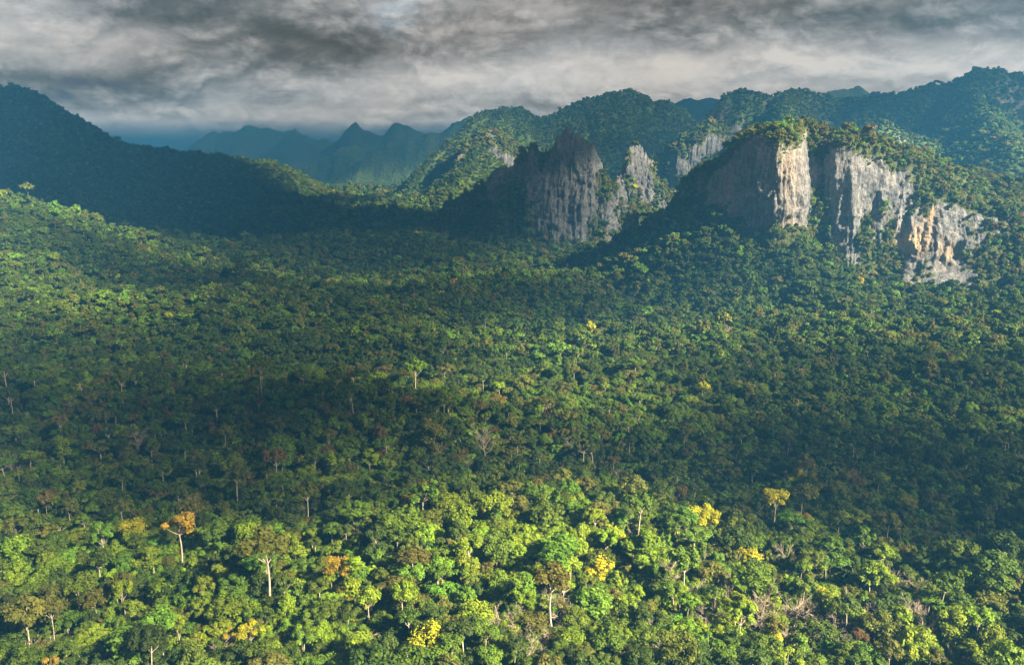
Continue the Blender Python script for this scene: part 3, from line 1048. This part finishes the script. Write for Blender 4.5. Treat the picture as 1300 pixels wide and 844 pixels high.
for lod, (ln_, ls_) in enumerate(((150, 0.46), (48, 0.85))):
    for k, nv in (('round', 3), ('spreading', 2), ('umbrella', 2), ('tall', 2), ('vine', 2), ('open', 2), ('bush', 2)):
        for v in range(nv):
            c_, t_ = make_tree(k, 100 + v * 13 + len(k) * 7, ln_, ls_)
            add_proto((lod, k, v), merge(c_, t_).mesh('forest_source', [M_LEAF_I, M_BARK if lod == 0 and k in ('umbrella', 'open', 'tall') else M_BARK_D]))
    for v in range(2):
        c_, t_ = make_bare(50 + v, lod == 0)
        add_proto((lod, 'bare', v), merge(c_, t_).mesh('forest_source', [M_LEAF_I, M_TWIG]))
for v in range(4):
    rng = np.random.RandomState(900 + v)
    b = Build()
    for c, r in crown_lobes(rng, ('round', 'spreading', 'round', 'tall')[v]):
        b.core(rng, c, r * 1.0, 0.85, 0, ICO1)
        b.leaves(rng, c, r * 1.05, 9, 1.2)
    add_proto((2, 'round', v), b.mesh('forest_source', [M_LEAF_I, M_BARK]))

PALETTE = {
    'deep green':   (0.030, 0.056, 0.012),
    'mid green':    (0.052, 0.092, 0.013),
    'fresh green':  (0.070, 0.145, 0.018),
    'yellow green': (0.100, 0.165, 0.015),
    'olive':        (0.072, 0.088, 0.020),
    'brown olive':  (0.080, 0.068, 0.028),
    'golden':       (0.200, 0.160, 0.022),
    'bright yellow': (0.225, 0.250, 0.018),
    'buff':         (0.180, 0.140, 0.085),
}
PAL = list(PALETTE)
PALV = np.array([PALETTE[k] for k in PAL]) * np.array([1.36, 1.18, 0.85])


def pick_tint(x, y, rng):
    """index into the palette for each tree, by patches"""
    n = len(x)
    a = 1.5 * fbm(x / 48, y / 48, octv=3)
    b = 1.4 * fbm(x / 32 + 50, y / 32, octv=3)
    knoll = np.exp(-((x / np.maximum(y, 1) - 0.04) / 0.34) ** 2 - ((y - 260) / 90) ** 2)
    near = np.clip((650 - y) / 350, 0, 1)
    w = np.zeros((n, len(PAL)))
    w[:, 0] = 0.30 + 0.5 * np.clip(-a, 0, 1) - 0.14 * near - 0.16 * knoll
    w[:, 1] = 0.34
    w[:, 2] = 0.10 + 0.35 * np.clip(a, 0, 1) + 0.12 * knoll
    w[:, 3] = 0.04 + (0.30 * near + 0.55 * knoll) * np.clip(a + 0.4, 0, 1) + 0.05 * np.clip(a, 0, 1)
    w[:, 4] = 0.16 + 0.3 * np.clip(b, 0, 1)
    w[:, 5] = (0.015 + 0.09 * np.clip(b, 0, 1)) * (0.4 + 0.6 * near)
    w[:, 5] += 0.16 * np.exp(-((y - 450) / 75) ** 2) * np.clip((0.15 - x / np.maximum(y, 1)) * 4, 0, 1)
    w[:, 6] = 0.0006 + 0.001 * near
    w[:, 7] = 0.0010 + 0.003 * near
    w[:, 8] = 0.006 + 0.04 * near * np.clip(b, 0, 1)
    w = np.clip(w, 0.0, None)
    w[:, :6] = w[:, :6] ** 1.7
    w[:, 6:] *= 0.35
    c = np.cumsum(w, 1)
    return (rng.rand(n, 1) * c[:, -1:] > c).sum(1)


def jitter_tint(idx, rng):
    c = PALV[idx] * (0.78 + 0.44 * rng.rand(len(idx), 1))
    return c * (1 + rng.normal(size=(len(idx), 3)) * 0.06)


# ---- the trees one can tell apart -----------------------------------------------------------------------------------------------
RNG = np.random.RandomState(21)
OBJ_MESH = {}


def obj_tree(kind, variant):
    key = (kind, variant)
    if key not in OBJ_MESH:
        if kind == 'bare':
            c_, t_ = make_bare(70 + variant)
            OBJ_MESH[key] = (c_.mesh('crown', [M_LEAF_O, M_TWIG]), t_.mesh('trunk', [M_LEAF_O, M_TWIG]))
        else:
            c_, t_ = make_tree(kind, 300 + variant * 17 + len(kind), 190, 0.38)
            OBJ_MESH[key] = (c_.mesh('crown', [M_LEAF_O, M_BARK]), t_.mesh('trunk', [M_LEAF_O, M_BARK] if kind in ('umbrella', 'open', 'tall') else [M_LEAF_O, M_BARK_D]))
    return OBJ_MESH[key]


CROWN_H = {'round': 11, 'spreading': 13, 'umbrella': 16.5, 'tall': 12, 'vine': 9, 'open': 13, 'bare': 9.5}
CROWN_W = {'round': 11.5, 'spreading': 14, 'umbrella': 12, 'tall': 8.5, 'vine': 8, 'open': 11, 'bare': 11}
INDIV = []      # x, y, z, kind, variant, scale, palette name, landmark label or None, lean


def hit_ground(px, py, h):
    """where the sight line meets the canopy h above the ground"""
    Y = np.exp(np.linspace(math.log(150), math.log(1400), 1500))
    P = at(np.full(Y.shape, px), np.full(Y.shape, py), Y)
    g = ground_z(P[:, 0], P[:, 1]) + h
    k = np.nonzero(P[:, 2] <= g)[0]
    i = k[0] if len(k) else len(Y) - 1
    return P[i]


LAND = [  # px, py, width px, kind, colour, label, short reference
    (165, 668, 38, 'round', 'bright yellow', 'bright lemon green round tree glowing against the dark slope', 'lemon round tree'),
    (226, 668, 50, 'open', 'golden', 'golden leaved tree with bare forked pale limbs', 'golden forked tree'),
    (432, 716, 44, 'spreading', 'golden', 'orange gold dome shaped tree among dark green neighbours', 'orange dome tree'),
    (510, 668, 50, 'spreading', 'fresh green', 'broad fresh green tree at the edge of the dark forest', 'broad fresh tree'),
    (943, 700, 46, 'spreading', 'bright yellow', 'vivid yellow spreading tree standing alone on the green slope', 'vivid yellow tree'),
    (985, 632, 44, 'umbrella', 'bright yellow', 'pale yellow flat topped tree with white branches', 'pale flat tree'),
    (1014, 610, 26, 'round', 'bright yellow', 'small bright yellow green tree behind the pale flat topped one', 'little yellow tree'),
    (1078, 603, 34, 'round', 'brown olive', 'brown olive domed tree rising over the shaded slope', 'brown domed tree'),
    (894, 662, 44, 'spreading', 'bright yellow', 'yellow cream tree beside a white bare trunk', 'cream yellow tree'),
    (866, 664, 24, 'bare', 'buff', 'white leafless trunk beside the cream yellow tree', 'white bare trunk'),
    (615, 560, 36, 'bare', 'buff', 'pinkish beige leafless tree on the dark ridge', 'pinkish bare tree'),
    (548, 552, 32, 'tall', 'olive', 'slender yellowish olive tree on the dark ridge', 'slender olive tree'),
    (633, 490, 22, 'umbrella', 'yellow green', 'lone pale tree with a white trunk above the green hollow', 'lone pale tree'),
    (434, 655, 24, 'umbrella', 'mid green', 'thin umbrella tree on a tall white trunk', 'thin umbrella tree'),
    (372, 680, 26, 'umbrella', 'olive', 'tall white stemmed tree with a small flat olive top', 'white stemmed tree'),
    (395, 676, 24, 'open', 'yellow green', 'tall white stemmed tree with a ragged yellow green top', 'ragged stemmed tree'),
    (285, 770, 50, 'spreading', 'yellow green', 'wide yellow olive tree spreading over dark shade', 'wide yellow olive tree'),
    (318, 802, 40, 'open', 'bright yellow', 'yellow tree crossed by a dead white bough', 'yellow dead boughed tree'),
    (280, 832, 36, 'bare', 'buff', 'grey leafless tree at the bottom edge of the slope', 'grey leafless tree'),
    (465, 766, 34, 'open', 'bright yellow', 'bright yellow tree on a thin pale trunk', 'thin yellow tree'),
    (636, 742, 46, 'round', 'fresh green', 'vivid emerald round tree on the sunny knoll', 'emerald round tree'),
    (797, 664, 28, 'bare', 'buff', 'pale leafless tree with upright branches on the sunny knoll', 'upright bare tree'),
    (355, 577, 36, 'round', 'fresh green', 'fresh green round tree deep in the shaded forest', 'shaded fresh tree'),
    (945, 775, 40, 'bare', 'buff', 'cream leafless tree with fine upright twigs', 'fine twigged tree'),
    (1010, 775, 44, 'bare', 'buff', 'wide beige leafless tree among green bushes', 'wide beige tree'),
    (1160, 742, 36, 'bare', 'buff', 'tan leafless tree on the crest of the sunny rise', 'tan crest tree'),
    (660, 800, 46, 'bare', 'buff', 'tangled straw coloured dead tree on the sunny knoll', 'straw tangled tree'),
    (505, 825, 40, 'bare', 'buff', 'low bleached dead tree with sprawling boughs', 'bleached sprawling tree'),
    (172, 557, 34, 'bare', 'buff', 'pale grey leafless tree high on the dark slope', 'dark slope bare tree'),
    (106, 484, 22, 'round', 'yellow green', 'small yellowish round tree alone in the far dark forest', 'yellowish speck tree'),
    (860, 628, 30, 'open', 'brown olive', 'reddish brown thin tree at the head of the slope', 'reddish thin tree'),
    (780, 582, 22, 'umbrella', 'brown olive', 'small rusty topped tree on a thin white trunk', 'rusty topped tree'),
    (1216, 792, 40, 'tall', 'yellow green', 'tall yellow green tree with a bare trunk before deep shade', 'tall lit tree'),
    (730, 818, 44, 'round', 'yellow green', 'lime green tree on a pale trunk at the bottom edge', 'lime tree'),
    (1046, 752, 26, 'open', 'bright yellow', 'tree topped with cream yellow blossom tufts', 'blossom tuft tree'),
    (560, 700, 40, 'spreading', 'yellow green', 'flat yellow green tree on the crest of the knoll', 'flat crest tree'),
    (527, 634, 36, 'spreading', 'golden', 'ochre flat topped tree at the head of the knoll', 'ochre flat tree'),
    (690, 655, 44, 'round', 'mid green', 'dense green dome at the head of the knoll', 'green dome'),
    (740, 645, 42, 'spreading', 'fresh green', 'bright green spreading tree on the far edge of the knoll', 'bright edge tree'),
    (1120, 790, 44, 'round', 'olive', 'olive domed tree on the sunny rise', 'olive rise tree'),
]
for (px_, py_, w_, k_, col_, lab_, ref_) in LAND:
    for _ in range(3):
        P_ = hit_ground(px_, py_, CROWN_H[k_] * (1.0 if _ == 0 else sc_))
        sc_ = np.clip(w_ * P_[1] / math.cos(PITCH) / F / CROWN_W[k_] * 1.05, 0.38, 1.6)
    INDIV.append([P_[0], P_[1], 0.0, k_, int(RNG.randint(2)), float(sc_), col_, lab_, ref_])

# jittered planting over the near and middle ground
pts = []
for (ya, yb, cell) in ((150, 520, 4.3), (520, 1000, 4.9), (1000, 1700, 6.4), (1700, 3000, 10.5)):
    ys = np.arange(ya, yb, cell)
    for r_, y_ in enumerate(ys):
        half = 0.80 * y_ + 60
        xs = np.arange(-half, half, cell) + (r_ % 2) * cell / 2
        pts.append(np.stack([xs + RNG.uniform(-.42, .42, len(xs)) * cell, y_ + RNG.uniform(-.42, .42, len(xs)) * cell, np.full(len(xs), cell)], -1))
pts = np.vstack(pts)
lx = np.array([[q[0], q[1]] for q in INDIV])
dmin = np.min(np.hypot(pts[:, 0:1] - lx[None, :, 0], pts[:, 1:2] - lx[None, :, 1]) / np.array([q[5] for q in INDIV])[None, :], axis=1)
pts = pts[dmin > 3.8]
# open hollows in the canopy, covered by undergrowth only
hol = fbm(pts[:, 0] / 55 + 9, pts[:, 1] / 55 - 4, octv=3)
right = np.clip((pts[:, 0] / pts[:, 1] - 0.15) / 0.3, 0, 1) * (pts[:, 1] < 720) * (pts[:, 1] > 330)
pts = pts[(hol < 0.30 - 0.30 * right) | (RNG.rand(len(pts)) < 0.25)]
gz = ground_z(pts[:, 0], pts[:, 1])
tint_i = pick_tint(pts[:, 0], pts[:, 1], RNG)
KSEQ = ['round', 'spreading', 'umbrella', 'tall', 'vine', 'open', 'bare']
kp = np.array([0.28, 0.16, 0.13, 0.19, 0.12, 0.10, 0.02])
kind_i = RNG.choice(len(KSEQ), len(pts), p=kp / kp.sum())
kf = np.array([0.52, 0.22, 0.025, 0.10, 0.115, 0.015, 0.005])
kind_i = np.where(pts[:, 1] > 520, RNG.choice(len(KSEQ), len(pts), p=kf / kf.sum()), kind_i)
ppx, ppy, _f = project(np.stack([pts[:, 0], pts[:, 1], gz], -1))
tan_zone = np.exp(-((ppx - 1000) / 130) ** 2 - ((ppy - 800) / 60) ** 2) + np.exp(-((ppx - 670) / 50) ** 2 - ((ppy - 820) / 50) ** 2)
kind_i = np.where((RNG.rand(len(pts)) < 0.55 * tan_zone), 6, kind_i)
scale_i = np.exp(RNG.normal(size=len(pts)) * 0.24) * 0.88
scale_i = scale_i.clip(0.45, 1.5) * np.where(RNG.rand(len(pts)) < 0.07, 1.4, 1.0)
scale_i = scale_i * np.where(kind_i == 2, 1.22, np.where(kind_i == 5, 1.12, 1.0)) * np.where(pts[:, 2] > 10, 1.15, np.where(pts[:, 2] > 6, 0.86, np.where(pts[:, 2] > 4.6, 0.70, 0.64)))
tint_i = np.where(kind_i == 6, 8, np.where(tint_i == 8, 4, tint_i))

N_INDIV = 292
top_y = project(np.stack([pts[:, 0], pts[:, 1], gz + 10], -1))
inside = (top_y[0] > -10) & (top_y[0] < 1310) & (top_y[1] < 846) & (top_y[1] > 0)
cand = np.nonzero(inside)[0]
cand = cand[np.argsort(top_y[2][cand])][:N_INDIV - len(INDIV)]
single = np.zeros(len(pts), bool)
single[cand] = True
for i in cand:
    INDIV.append([pts[i, 0], pts[i, 1], 0.0, KSEQ[kind_i[i]], int(RNG.randint(2)), float(scale_i[i]), PAL[tint_i[i]], None, None])

SHAPE = {'round': 'round topped', 'spreading': 'wide spreading', 'umbrella': 'flat topped slim', 'tall': 'tall oval', 'vine': 'vine draped columnar', 'open': 'sparse open crowned', 'bare': 'leafless'}
NAME = {'round': 'rainforest_tree', 'spreading': 'spreading_tree', 'umbrella': 'umbrella_tree', 'tall': 'tall_tree', 'vine': 'vine_covered_tree', 'open': 'open_crowned_tree', 'bare': 'bare_tree'}
ORD = ['', 'second ', 'third ', 'fourth ', 'fifth ', 'sixth ', 'seventh ', 'eighth ', 'ninth ', 'tenth ', 'eleventh ', 'twelfth ']
land_xy = lx
seen_labels = {}
order = list(range(len(LAND))) + sorted(range(len(LAND), len(INDIV)), key=lambda i: min(np.hypot(*(land_xy - np.array(INDIV[i][:2])).T)))
masters = {}
for i in order:
    x_, y_, _z, k_, v_, s_, col_, lab_, ref_ = INDIV[i]
    z_ = float(ground_z(np.array([x_]), np.array([y_]))[0])
    if lab_ is None:
        d_ = np.hypot(*(land_xy - np.array([x_, y_])).T)
        j = int(np.argmin(d_))
        rx, ry = x_ - land_xy[j][0], y_ - land_xy[j][1]
        rel = ('beside' if abs(rx) > abs(ry) else ('behind' if ry > 0 else 'in front of'))
        size = 'small ' if s_ < 0.47 else ('large ' if s_ > 0.75 else '')
        colour = 'beige' if col_ == 'buff' else col_
        key = (size, colour, SHAPE[k_], rel, j)
        n_ = seen_labels.get(key, 0)
        seen_labels[key] = n_ + 1
        lab_ = '%s%s %s tree %s the %s' % (size, colour, SHAPE[k_], rel, LAND[j][6])
        if n_:
            lab_ = '%snearest %s' % (ORD[min(n_, 11)], lab_)
    root = bpy.data.objects.new(NAME[k_], None)
    COL.objects.link(root)
    root.empty_display_size = 1.0
    root.location = (x_, y_, z_)
    root.rotation_euler = (RNG.normal() * 0.035, RNG.normal() * 0.035, RNG.rand() * 6.283)
    root.scale = (s_, s_, s_ * float(np.exp(RNG.normal() * 0.07)))
    root['label'] = lab_
    root['category'] = 'tree'
    root['group'] = 'leafless trees in the rainforest' if k_ == 'bare' else 'trees of the near rainforest slope'
    cm, tm = obj_tree(k_, v_)
    if (k_, v_) not in masters:
        co, to = bpy.data.objects.new('crown', cm), bpy.data.objects.new('trunk', tm)
        masters[(k_, v_)] = (co, to)
    else:
        co, to = (q.copy() for q in masters[(k_, v_)])
    c_ = PALV[PAL.index(col_)] * (0.8 + 0.4 * RNG.rand()) * (1 + RNG.normal(size=3) * 0.05)
    for ch in (co, to):
        COL.objects.link(ch)
        ch.parent = root
        ch.color = (float(c_[0]), float(c_[1]), float(c_[2]), 1.0)

# ---- the forest mass ------------------------------------------------------------------------------------------------------------
NV = {'round': 3, 'spreading': 2, 'umbrella': 2, 'tall': 2, 'vine': 2, 'open': 2, 'bush': 2, 'bare': 2}
PP, PI, PS, PT = [], [], [], []


def push(P, kinds, scale, tint, lod):
    v = RNG.randint(0, 1000, len(P))
    if lod == 2:
        idx = np.array([PIDX[(2, 'round', a % 4)] for a in v], np.int32)
    else:
        idx = np.array([PIDX[(lod, k, a % NV[k])] for k, a in zip(kinds, v)], np.int32)
    PP.append(P)
    PI.append(idx)
    PS.append(scale)
    PT.append(tint)


rest = ~single
gp = np.stack([pts[:, 0], pts[:, 1], gz - 0.3], -1)
kn = np.array(KSEQ)[kind_i]
tn = jitter_tint(tint_i, RNG)
for lod, sel in ((0, rest & (pts[:, 1] < 700)), (1, rest & (pts[:, 1] >= 700) & (pts[:, 1] < 1700)), (2, rest & (pts[:, 1] >= 1700))):
    push(gp[sel], kn[sel], scale_i[sel], tn[sel], lod)

# undergrowth bushes on the near and middle ground
bp = []
for (ya, yb, cell) in ((150, 700, 2.9), (700, 1200, 4.4)):
    for r_, y_ in enumerate(np.arange(ya, yb, cell)):
        half = 0.74 * y_ + 30
        xs = np.arange(-half, half, cell) + (r_ % 2) * cell / 2
        bp.append(np.stack([xs + RNG.uniform(-.45, .45, len(xs)) * cell, y_ + RNG.uniform(-.45, .45, len(xs)) * cell], -1))
bp = np.vstack(bp)
bz = ground_z(bp[:, 0], bp[:, 1])
bt = pick_tint(bp[:, 0], bp[:, 1], RNG)
bt = np.where((bt == 0) & (RNG.rand(len(bt)) < 0.5), 2, bt)
bt = np.where(bt > 5, 3, bt)
bs = np.exp((RNG.normal(size=len(bp)) * 0.40).clip(-0.8, 0.65)) * 0.70
bt = jitter_tint(bt, RNG)
for lod, sel in ((0, bp[:, 1] < 420), (1, bp[:, 1] >= 420)):
    push(np.stack([bp[:, 0], bp[:, 1], bz - 0.2], -1)[sel], np.full(int(sel.sum()), 'bush'), bs[sel], bt[sel], lod)


# mountains, cliffs and hills
def face_scatter(V, Fc, dens, mask=None):
    a, b, c, d = (V[Fc[:, i]] for i in range(4))
    n = np.cross(c - a, d - b)
    area = 0.5 * np.linalg.norm(n, axis=1)
    nz = np.abs(n[:, 2]) / (2 * area + 1e-9)
    ctr = (a + b + c + d) / 4
    px, py, f = project(ctr)
    ok = (f > 50) & (px > -120) & (px < 1420) & (py > -80) & (py < 900)
    lam = area * dens(ctr, nz) * ok
    cnt = RNG.poisson(lam)
    k = np.repeat(np.arange(len(Fc)), cnt)
    u, v = RNG.rand(len(k), 1), RNG.rand(len(k), 1)
    P = (a[k] * (1 - u) + b[k] * u) * (1 - v) + (d[k] * (1 - u) + c[k] * u) * v
    return P, nz[k], k


for V, Fc, kd in SURF:
    if kd == 'mtn':
        P, nz, k = face_scatter(V, Fc, lambda c, nz: np.where(c[:, 1] < 1500, 1 / 34, np.where(c[:, 1] < 3300, 1 / 52, 0.0)) * np.clip((nz - 0.28) / 0.3, 0, 1))
        s = np.where(P[:, 1] < 1500, 0.55, 0.70) * np.exp(RNG.normal(size=len(P)) * 0.2) * np.clip(nz + 0.15, 0.5, 1)
        push(P - np.array([0, 0, 6.5]) * s[:, None], None, s, jitter_tint(pick_tint(P[:, 0], P[:, 1], RNG), RNG) * 1.05, 2)
    elif isinstance(kd, tuple):
        fv = kd[1]
        near = V[:, 1].mean() < 1300

        def dens(c, nz):
            w = np.clip((nz - 0.40) / 0.25, 0, 1) * np.clip((fv - 0.2) * 3, 0, 1) * 0.9 + np.clip((fv - 0.44) / 0.22, 0, 1) * 0.9
            return np.clip(w, 0, 1) / (22 if near else 60)
        P, nz, k = face_scatter(V, Fc, dens)
        flat = nz > 0.5
        s = np.where(flat, 0.60, np.where(fv[k] > 0.72, 0.52, 0.36)) * np.exp(RNG.normal(size=len(P)) * 0.25) * (1.0 if near else 1.35)
        t = pick_tint(P[:, 0], P[:, 1], RNG)
        t = np.where((t < 2) & (RNG.rand(len(t)) < 0.4), np.where(RNG.rand(len(t)) < 0.6, 4, 5), t)
        tc_ = jitter_tint(t, RNG) * 1.1
        if near:
            tk = RNG.choice(['round', 'spreading', 'bush', 'tall'], len(P), p=[.45, .15, .3, .1])
            tk = np.where(flat | (fv[k] > 0.72), tk, 'bush')
            s = np.where(tk == 'bush', s * 1.5, s)
            push(P - np.array([0, 0, 2.0]) * s[:, None], tk, s, tc_, 1)
        else:
            push(P - np.array([0, 0, 6.5]) * s[:, None], None, s, tc_, 2)

PP, PI, PS, PT = np.vstack(PP), np.concatenate(PI), np.concatenate(PS), np.vstack(PT)
# leave out what the picture could not show from anywhere near the viewpoint
bvh = quad_tri_bvh()
px, py, f = project(PP + np.array([0, 0, 14.0]))
ok = (f > 40) & (px > -220) & (px < 1520) & (py > -200) & (py < 1000)
ids = np.nonzero(ok)[0]
keep = []
eyes = [Vector((0, 0, CAMZ + 10)), Vector((-60, 0, CAMZ + 15)), Vector((60, 0, CAMZ + 15))]
for i in ids:
    tgt = Vector(PP[i]) + Vector((0, 0, 20.0 + PP[i][1] * 0.006))
    for e_ in eyes:
        dv = tgt - e_
        L = dv.length
        h = bvh.ray_cast(e_, dv / L, L - 4)
        if h[0] is None:
            keep.append(i)
            break
keep = np.array(keep)
PP, PI, PS, PT = PP[keep], PI[keep], PS[keep], PT[keep]
print('forest instances', len(PP))

me = bpy.data.meshes.new('forest')
me.vertices.add(len(PP))
me.vertices.foreach_set('co', PP.astype(np.float32).ravel())


def attr(nm, typ, arr, fld):
    a = me.attributes.new(nm, typ, 'POINT')
    a.data.foreach_set(fld, arr.ravel())


attr('kind_index', 'INT', PI.astype(np.int32), 'value')
rot = np.stack([RNG.normal(size=len(PP)) * 0.05, RNG.normal(size=len(PP)) * 0.05, RNG.rand(len(PP)) * 6.283], -1)
attr('turn', 'FLOAT_VECTOR', rot.astype(np.float32), 'vector')
scl = PS[:, None] * np.stack([np.exp(RNG.normal(size=len(PP)) * 0.14), np.exp(RNG.normal(size=len(PP)) * 0.14), np.exp(RNG.normal(size=len(PP)) * 0.15)], -1)
attr('size', 'FLOAT_VECTOR', scl.astype(np.float32), 'vector')
attr('tint', 'FLOAT_COLOR', np.concatenate([np.clip(PT, 0.004, 1), np.ones((len(PT), 1))], 1).astype(np.float32), 'color')
me.materials.append(M_LEAF_I)
me.materials.append(M_BARK)
forest = link('forest', me)
forest['kind'] = 'stuff'
forest['label'] = 'dense green rainforest canopy covering valley and mountains'
ng = bpy.data.node_groups.new('forest_scatter', 'GeometryNodeTree')
ng.interface.new_socket('Geometry', in_out='INPUT', socket_type='NodeSocketGeometry')
ng.interface.new_socket('Geometry', in_out='OUTPUT', socket_type='NodeSocketGeometry')
gi, go = ng.nodes.new('NodeGroupInput'), ng.nodes.new('NodeGroupOutput')
ci = ng.nodes.new('GeometryNodeCollectionInfo')
ci.inputs[0].default_value = PROTO
ci.inputs['Separate Children'].default_value = True
ci.inputs['Reset Children'].default_value = True
iop = ng.nodes.new('GeometryNodeInstanceOnPoints')
iop.inputs['Pick Instance'].default_value = True


def named(nm, typ):
    n = ng.nodes.new('GeometryNodeInputNamedAttribute')
    n.data_type = typ
    n.inputs[0].default_value = nm
    return n.outputs[0]


ng.links.new(gi.outputs[0], iop.inputs['Points'])
ng.links.new(ci.outputs[0], iop.inputs['Instance'])
ng.links.new(named('kind_index', 'INT'), iop.inputs['Instance Index'])
ng.links.new(named('turn', 'FLOAT_VECTOR'), iop.inputs['Rotation'])
ng.links.new(named('size', 'FLOAT_VECTOR'), iop.inputs['Scale'])
ng.links.new(iop.outputs[0], go.inputs[0])
mod = forest.modifiers.new('scatter', 'NODES')
mod.node_group = ng

# ------------------------------------------------------------------ unseen clouds, placed up-sun to shade the valley and mountains
mc, n_, out_ = new_mat('cloud')
thick_ = n_.add('ShaderNodeAttribute', attribute_name='thickness').outputs['Fac']
tr_n = n_.add('ShaderNodeBsdfTransparent')
mx_n = n_.add('ShaderNodeMixShader')
n_.link(thick_, mx_n.inputs[0])
n_.link(tr_n.outputs[0], mx_n.inputs[1])
n_.link(principled(n_, (0.8, 0.8, 0.8), 1.0, 0.0), mx_n.inputs[2])
n_.link(mx_n.outputs[0], out_.inputs[0])
ICO5 = ico(5)
CLOUD_N = [0]


def cloud(label, x, y, z, rx, ry, dense, zc=1250):
    """one lumpy cloud body, thin at its rim, over the ground it shades (x, y, z)"""
    CLOUD_N[0] += 1
    sd = CLOUD_N[0] * 7.3
    t = (zc - z) / SUN.z
    c = np.array([x + SUN.x * t, y + SUN.y * t, zc])
    V = ICO5[0].copy()
    rim = np.hypot(V[:, 0], V[:, 1])
    wob = 1 + 0.42 * fbm(V[:, 0] * 1.6 + sd, V[:, 1] * 1.6, V[:, 2] * 1.6, octv=5)
    W = V * wob[:, None] * np.array([rx, ry, 0.22 * min(rx, ry)]) * 1.25
    tex = fbm(W[:, 0] / 70 + sd, W[:, 1] / 70, octv=4)
    th = np.clip((1 - rim) * 2.6 + 0.35 * tex, 0, 1) * dense
    th = th * th * (3 - 2 * th) if dense > 0.7 else th
    me = mesh_from('cloud', W + c, ICO5[1], mc, True)
    a = me.attributes.new('thickness', 'FLOAT', 'POINT')
    a.data.foreach_set('value', th.astype(np.float32))
    o = link('cloud', me)
    o['kind'] = 'structure'
    o['label'] = label


def cloud_over(label, px, py, rx, ry, dense, zc=1200):
    P = hit_ground(px, py, 8)
    cloud(label, P[0], P[1], P[2], rx, ry, dense, zc)


cloud('cloud shading the dark mountainside', -900, 1750, 200, 480, 620, 0.92)
cloud('cloud shading the foot of the dark mountain', -430, 1720, 60, 380, 280, 0.85)
cloud('cloud shading the low end of the dark mountain', -680, 2080, 150, 330, 330, 0.8)
cloud('cloud shading the top of the dark mountain', -1350, 1950, 350, 450, 500, 0.92)
cloud('thin cloud over the limestone spire', 130, 1540, 150, 240, 160, 0.24)
cloud('thin cloud over the middle of the valley', -330, 1820, 60, 270, 200, 0.5)
cloud_over('cloud shading the dark wooded ridge', 40, 560, 170, 90, 0.42)
cloud_over('thin cloud over the wooded ridge', 330, 575, 150, 80, 0.42)
cloud_over('cloud shading the hollow behind the wooded ridge', 230, 450, 260, 130, 0.50)
cloud_over('thin cloud over the green hollow', 560, 520, 110, 50, 0.25)
cloud_over('wisp of cloud over the head of the wooded ridge', 250, 650, 90, 30, 0.35)
cloud_over('thin cloud behind the wooded ridge', 140, 490, 210, 60, 0.5)
cloud_over('thin cloud over the middle of the slope', 960, 560, 130, 60, 0.36)
cloud_over('cloud shading the slope below the cliff', 1190, 610, 190, 120, 0.58)
cloud_over('thin cloud over the foot of the cliff slope', 1120, 480, 200, 90, 0.35)
cloud_over('thin veil of cloud over the middle of the valley', 470, 385, 330, 150, 0.55)
cloud_over('thin veil of cloud over the far part of the valley', 400, 330, 330, 130, 0.5)
cloud('thin cloud before the limestone spire', -220, 1480, 50, 380, 170, 0.42)
cloud_over('thin cloud over the lit foot of the mountainside', 170, 335, 190, 85, 0.42)
cloud_over('wisp of cloud over the near slope', 90, 770, 80, 45, 0.30)
cloud_over('wisp of cloud over the sunny rise', 1290, 700, 70, 40, 0.35)
cloud('cloud shading the karst ridge', 650, 2250, 330, 460, 330, 0.62, 1500)
cloud('cloud shading the end of the karst ridge', 1350, 2000, 400, 450, 400, 0.65, 1500)
cloud('cloud shading the rounded summits', 260, 2760, 300, 400, 240, 0.5, 1500)
cloud('thin unseen cloud added to dim the hazy karst knob', 470, 1930, 120, 190, 140, 0.3, 1400)  # added out of view to tone down the knob's bright rock
cloud('unseen cloud added to darken the small far summit', 1300, 3050, 350, 420, 300, 0.6, 1600)  # this and the clouds below: added so far slopes turn darker and bluer
cloud('unseen cloud added to darken the flat topped mountain', -1700, 5300, 300, 900, 700, 0.6, 1700)
cloud('unseen cloud added to darken the hazy peaks', -650, 4750, 250, 800, 550, 0.6, 1700)
cloud('unseen cloud added to darken the wooded hill', -560, 3950, 200, 420, 330, 0.6, 1600)
cloud('unseen cloud added to darken the faint far summits', 900, 3700, 350, 800, 500, 0.85, 1600)

# ------------------------------------------------------------------ haze
zmin = float(min(V[:, 2].min() for V, _f, _k in SURF)) - 1.0
zmax = float(max(max(V[:, 2].max() for V, _f, _k in SURF) + 22.0, CAMZ + 5))
mh, n_, out_ = new_mat('haze')
pv_ = n_.add('ShaderNodeVolumePrincipled')
pv_.inputs['Color'].default_value = (0.027, 0.124, 0.262, 1)
pv_.inputs['Density'].default_value = 3.8e-4
pv_.inputs['Anisotropy'].default_value = 0.0
n_.link(pv_.outputs[0], out_.inputs['Volume'])
hx0, hx1, hy0, hy1 = -50000, 50000, -200, 20500
hV = np.array([(x, y, z) for z in (zmin, zmax) for y in (hy0, hy1) for x in (hx0, hx1)], float)
hF = [(0, 2, 3, 1), (4, 5, 7, 6), (0, 1, 5, 4), (2, 6, 7, 3), (0, 4, 6, 2), (1, 3, 7, 5)]
haze = link('haze', mesh_from('haze', hV, hF, mh))
haze['kind'] = 'stuff'
haze['label'] = 'pale blue haze lying in the valley air'
print('haze', zmin, zmax, 'singles', len(INDIV))
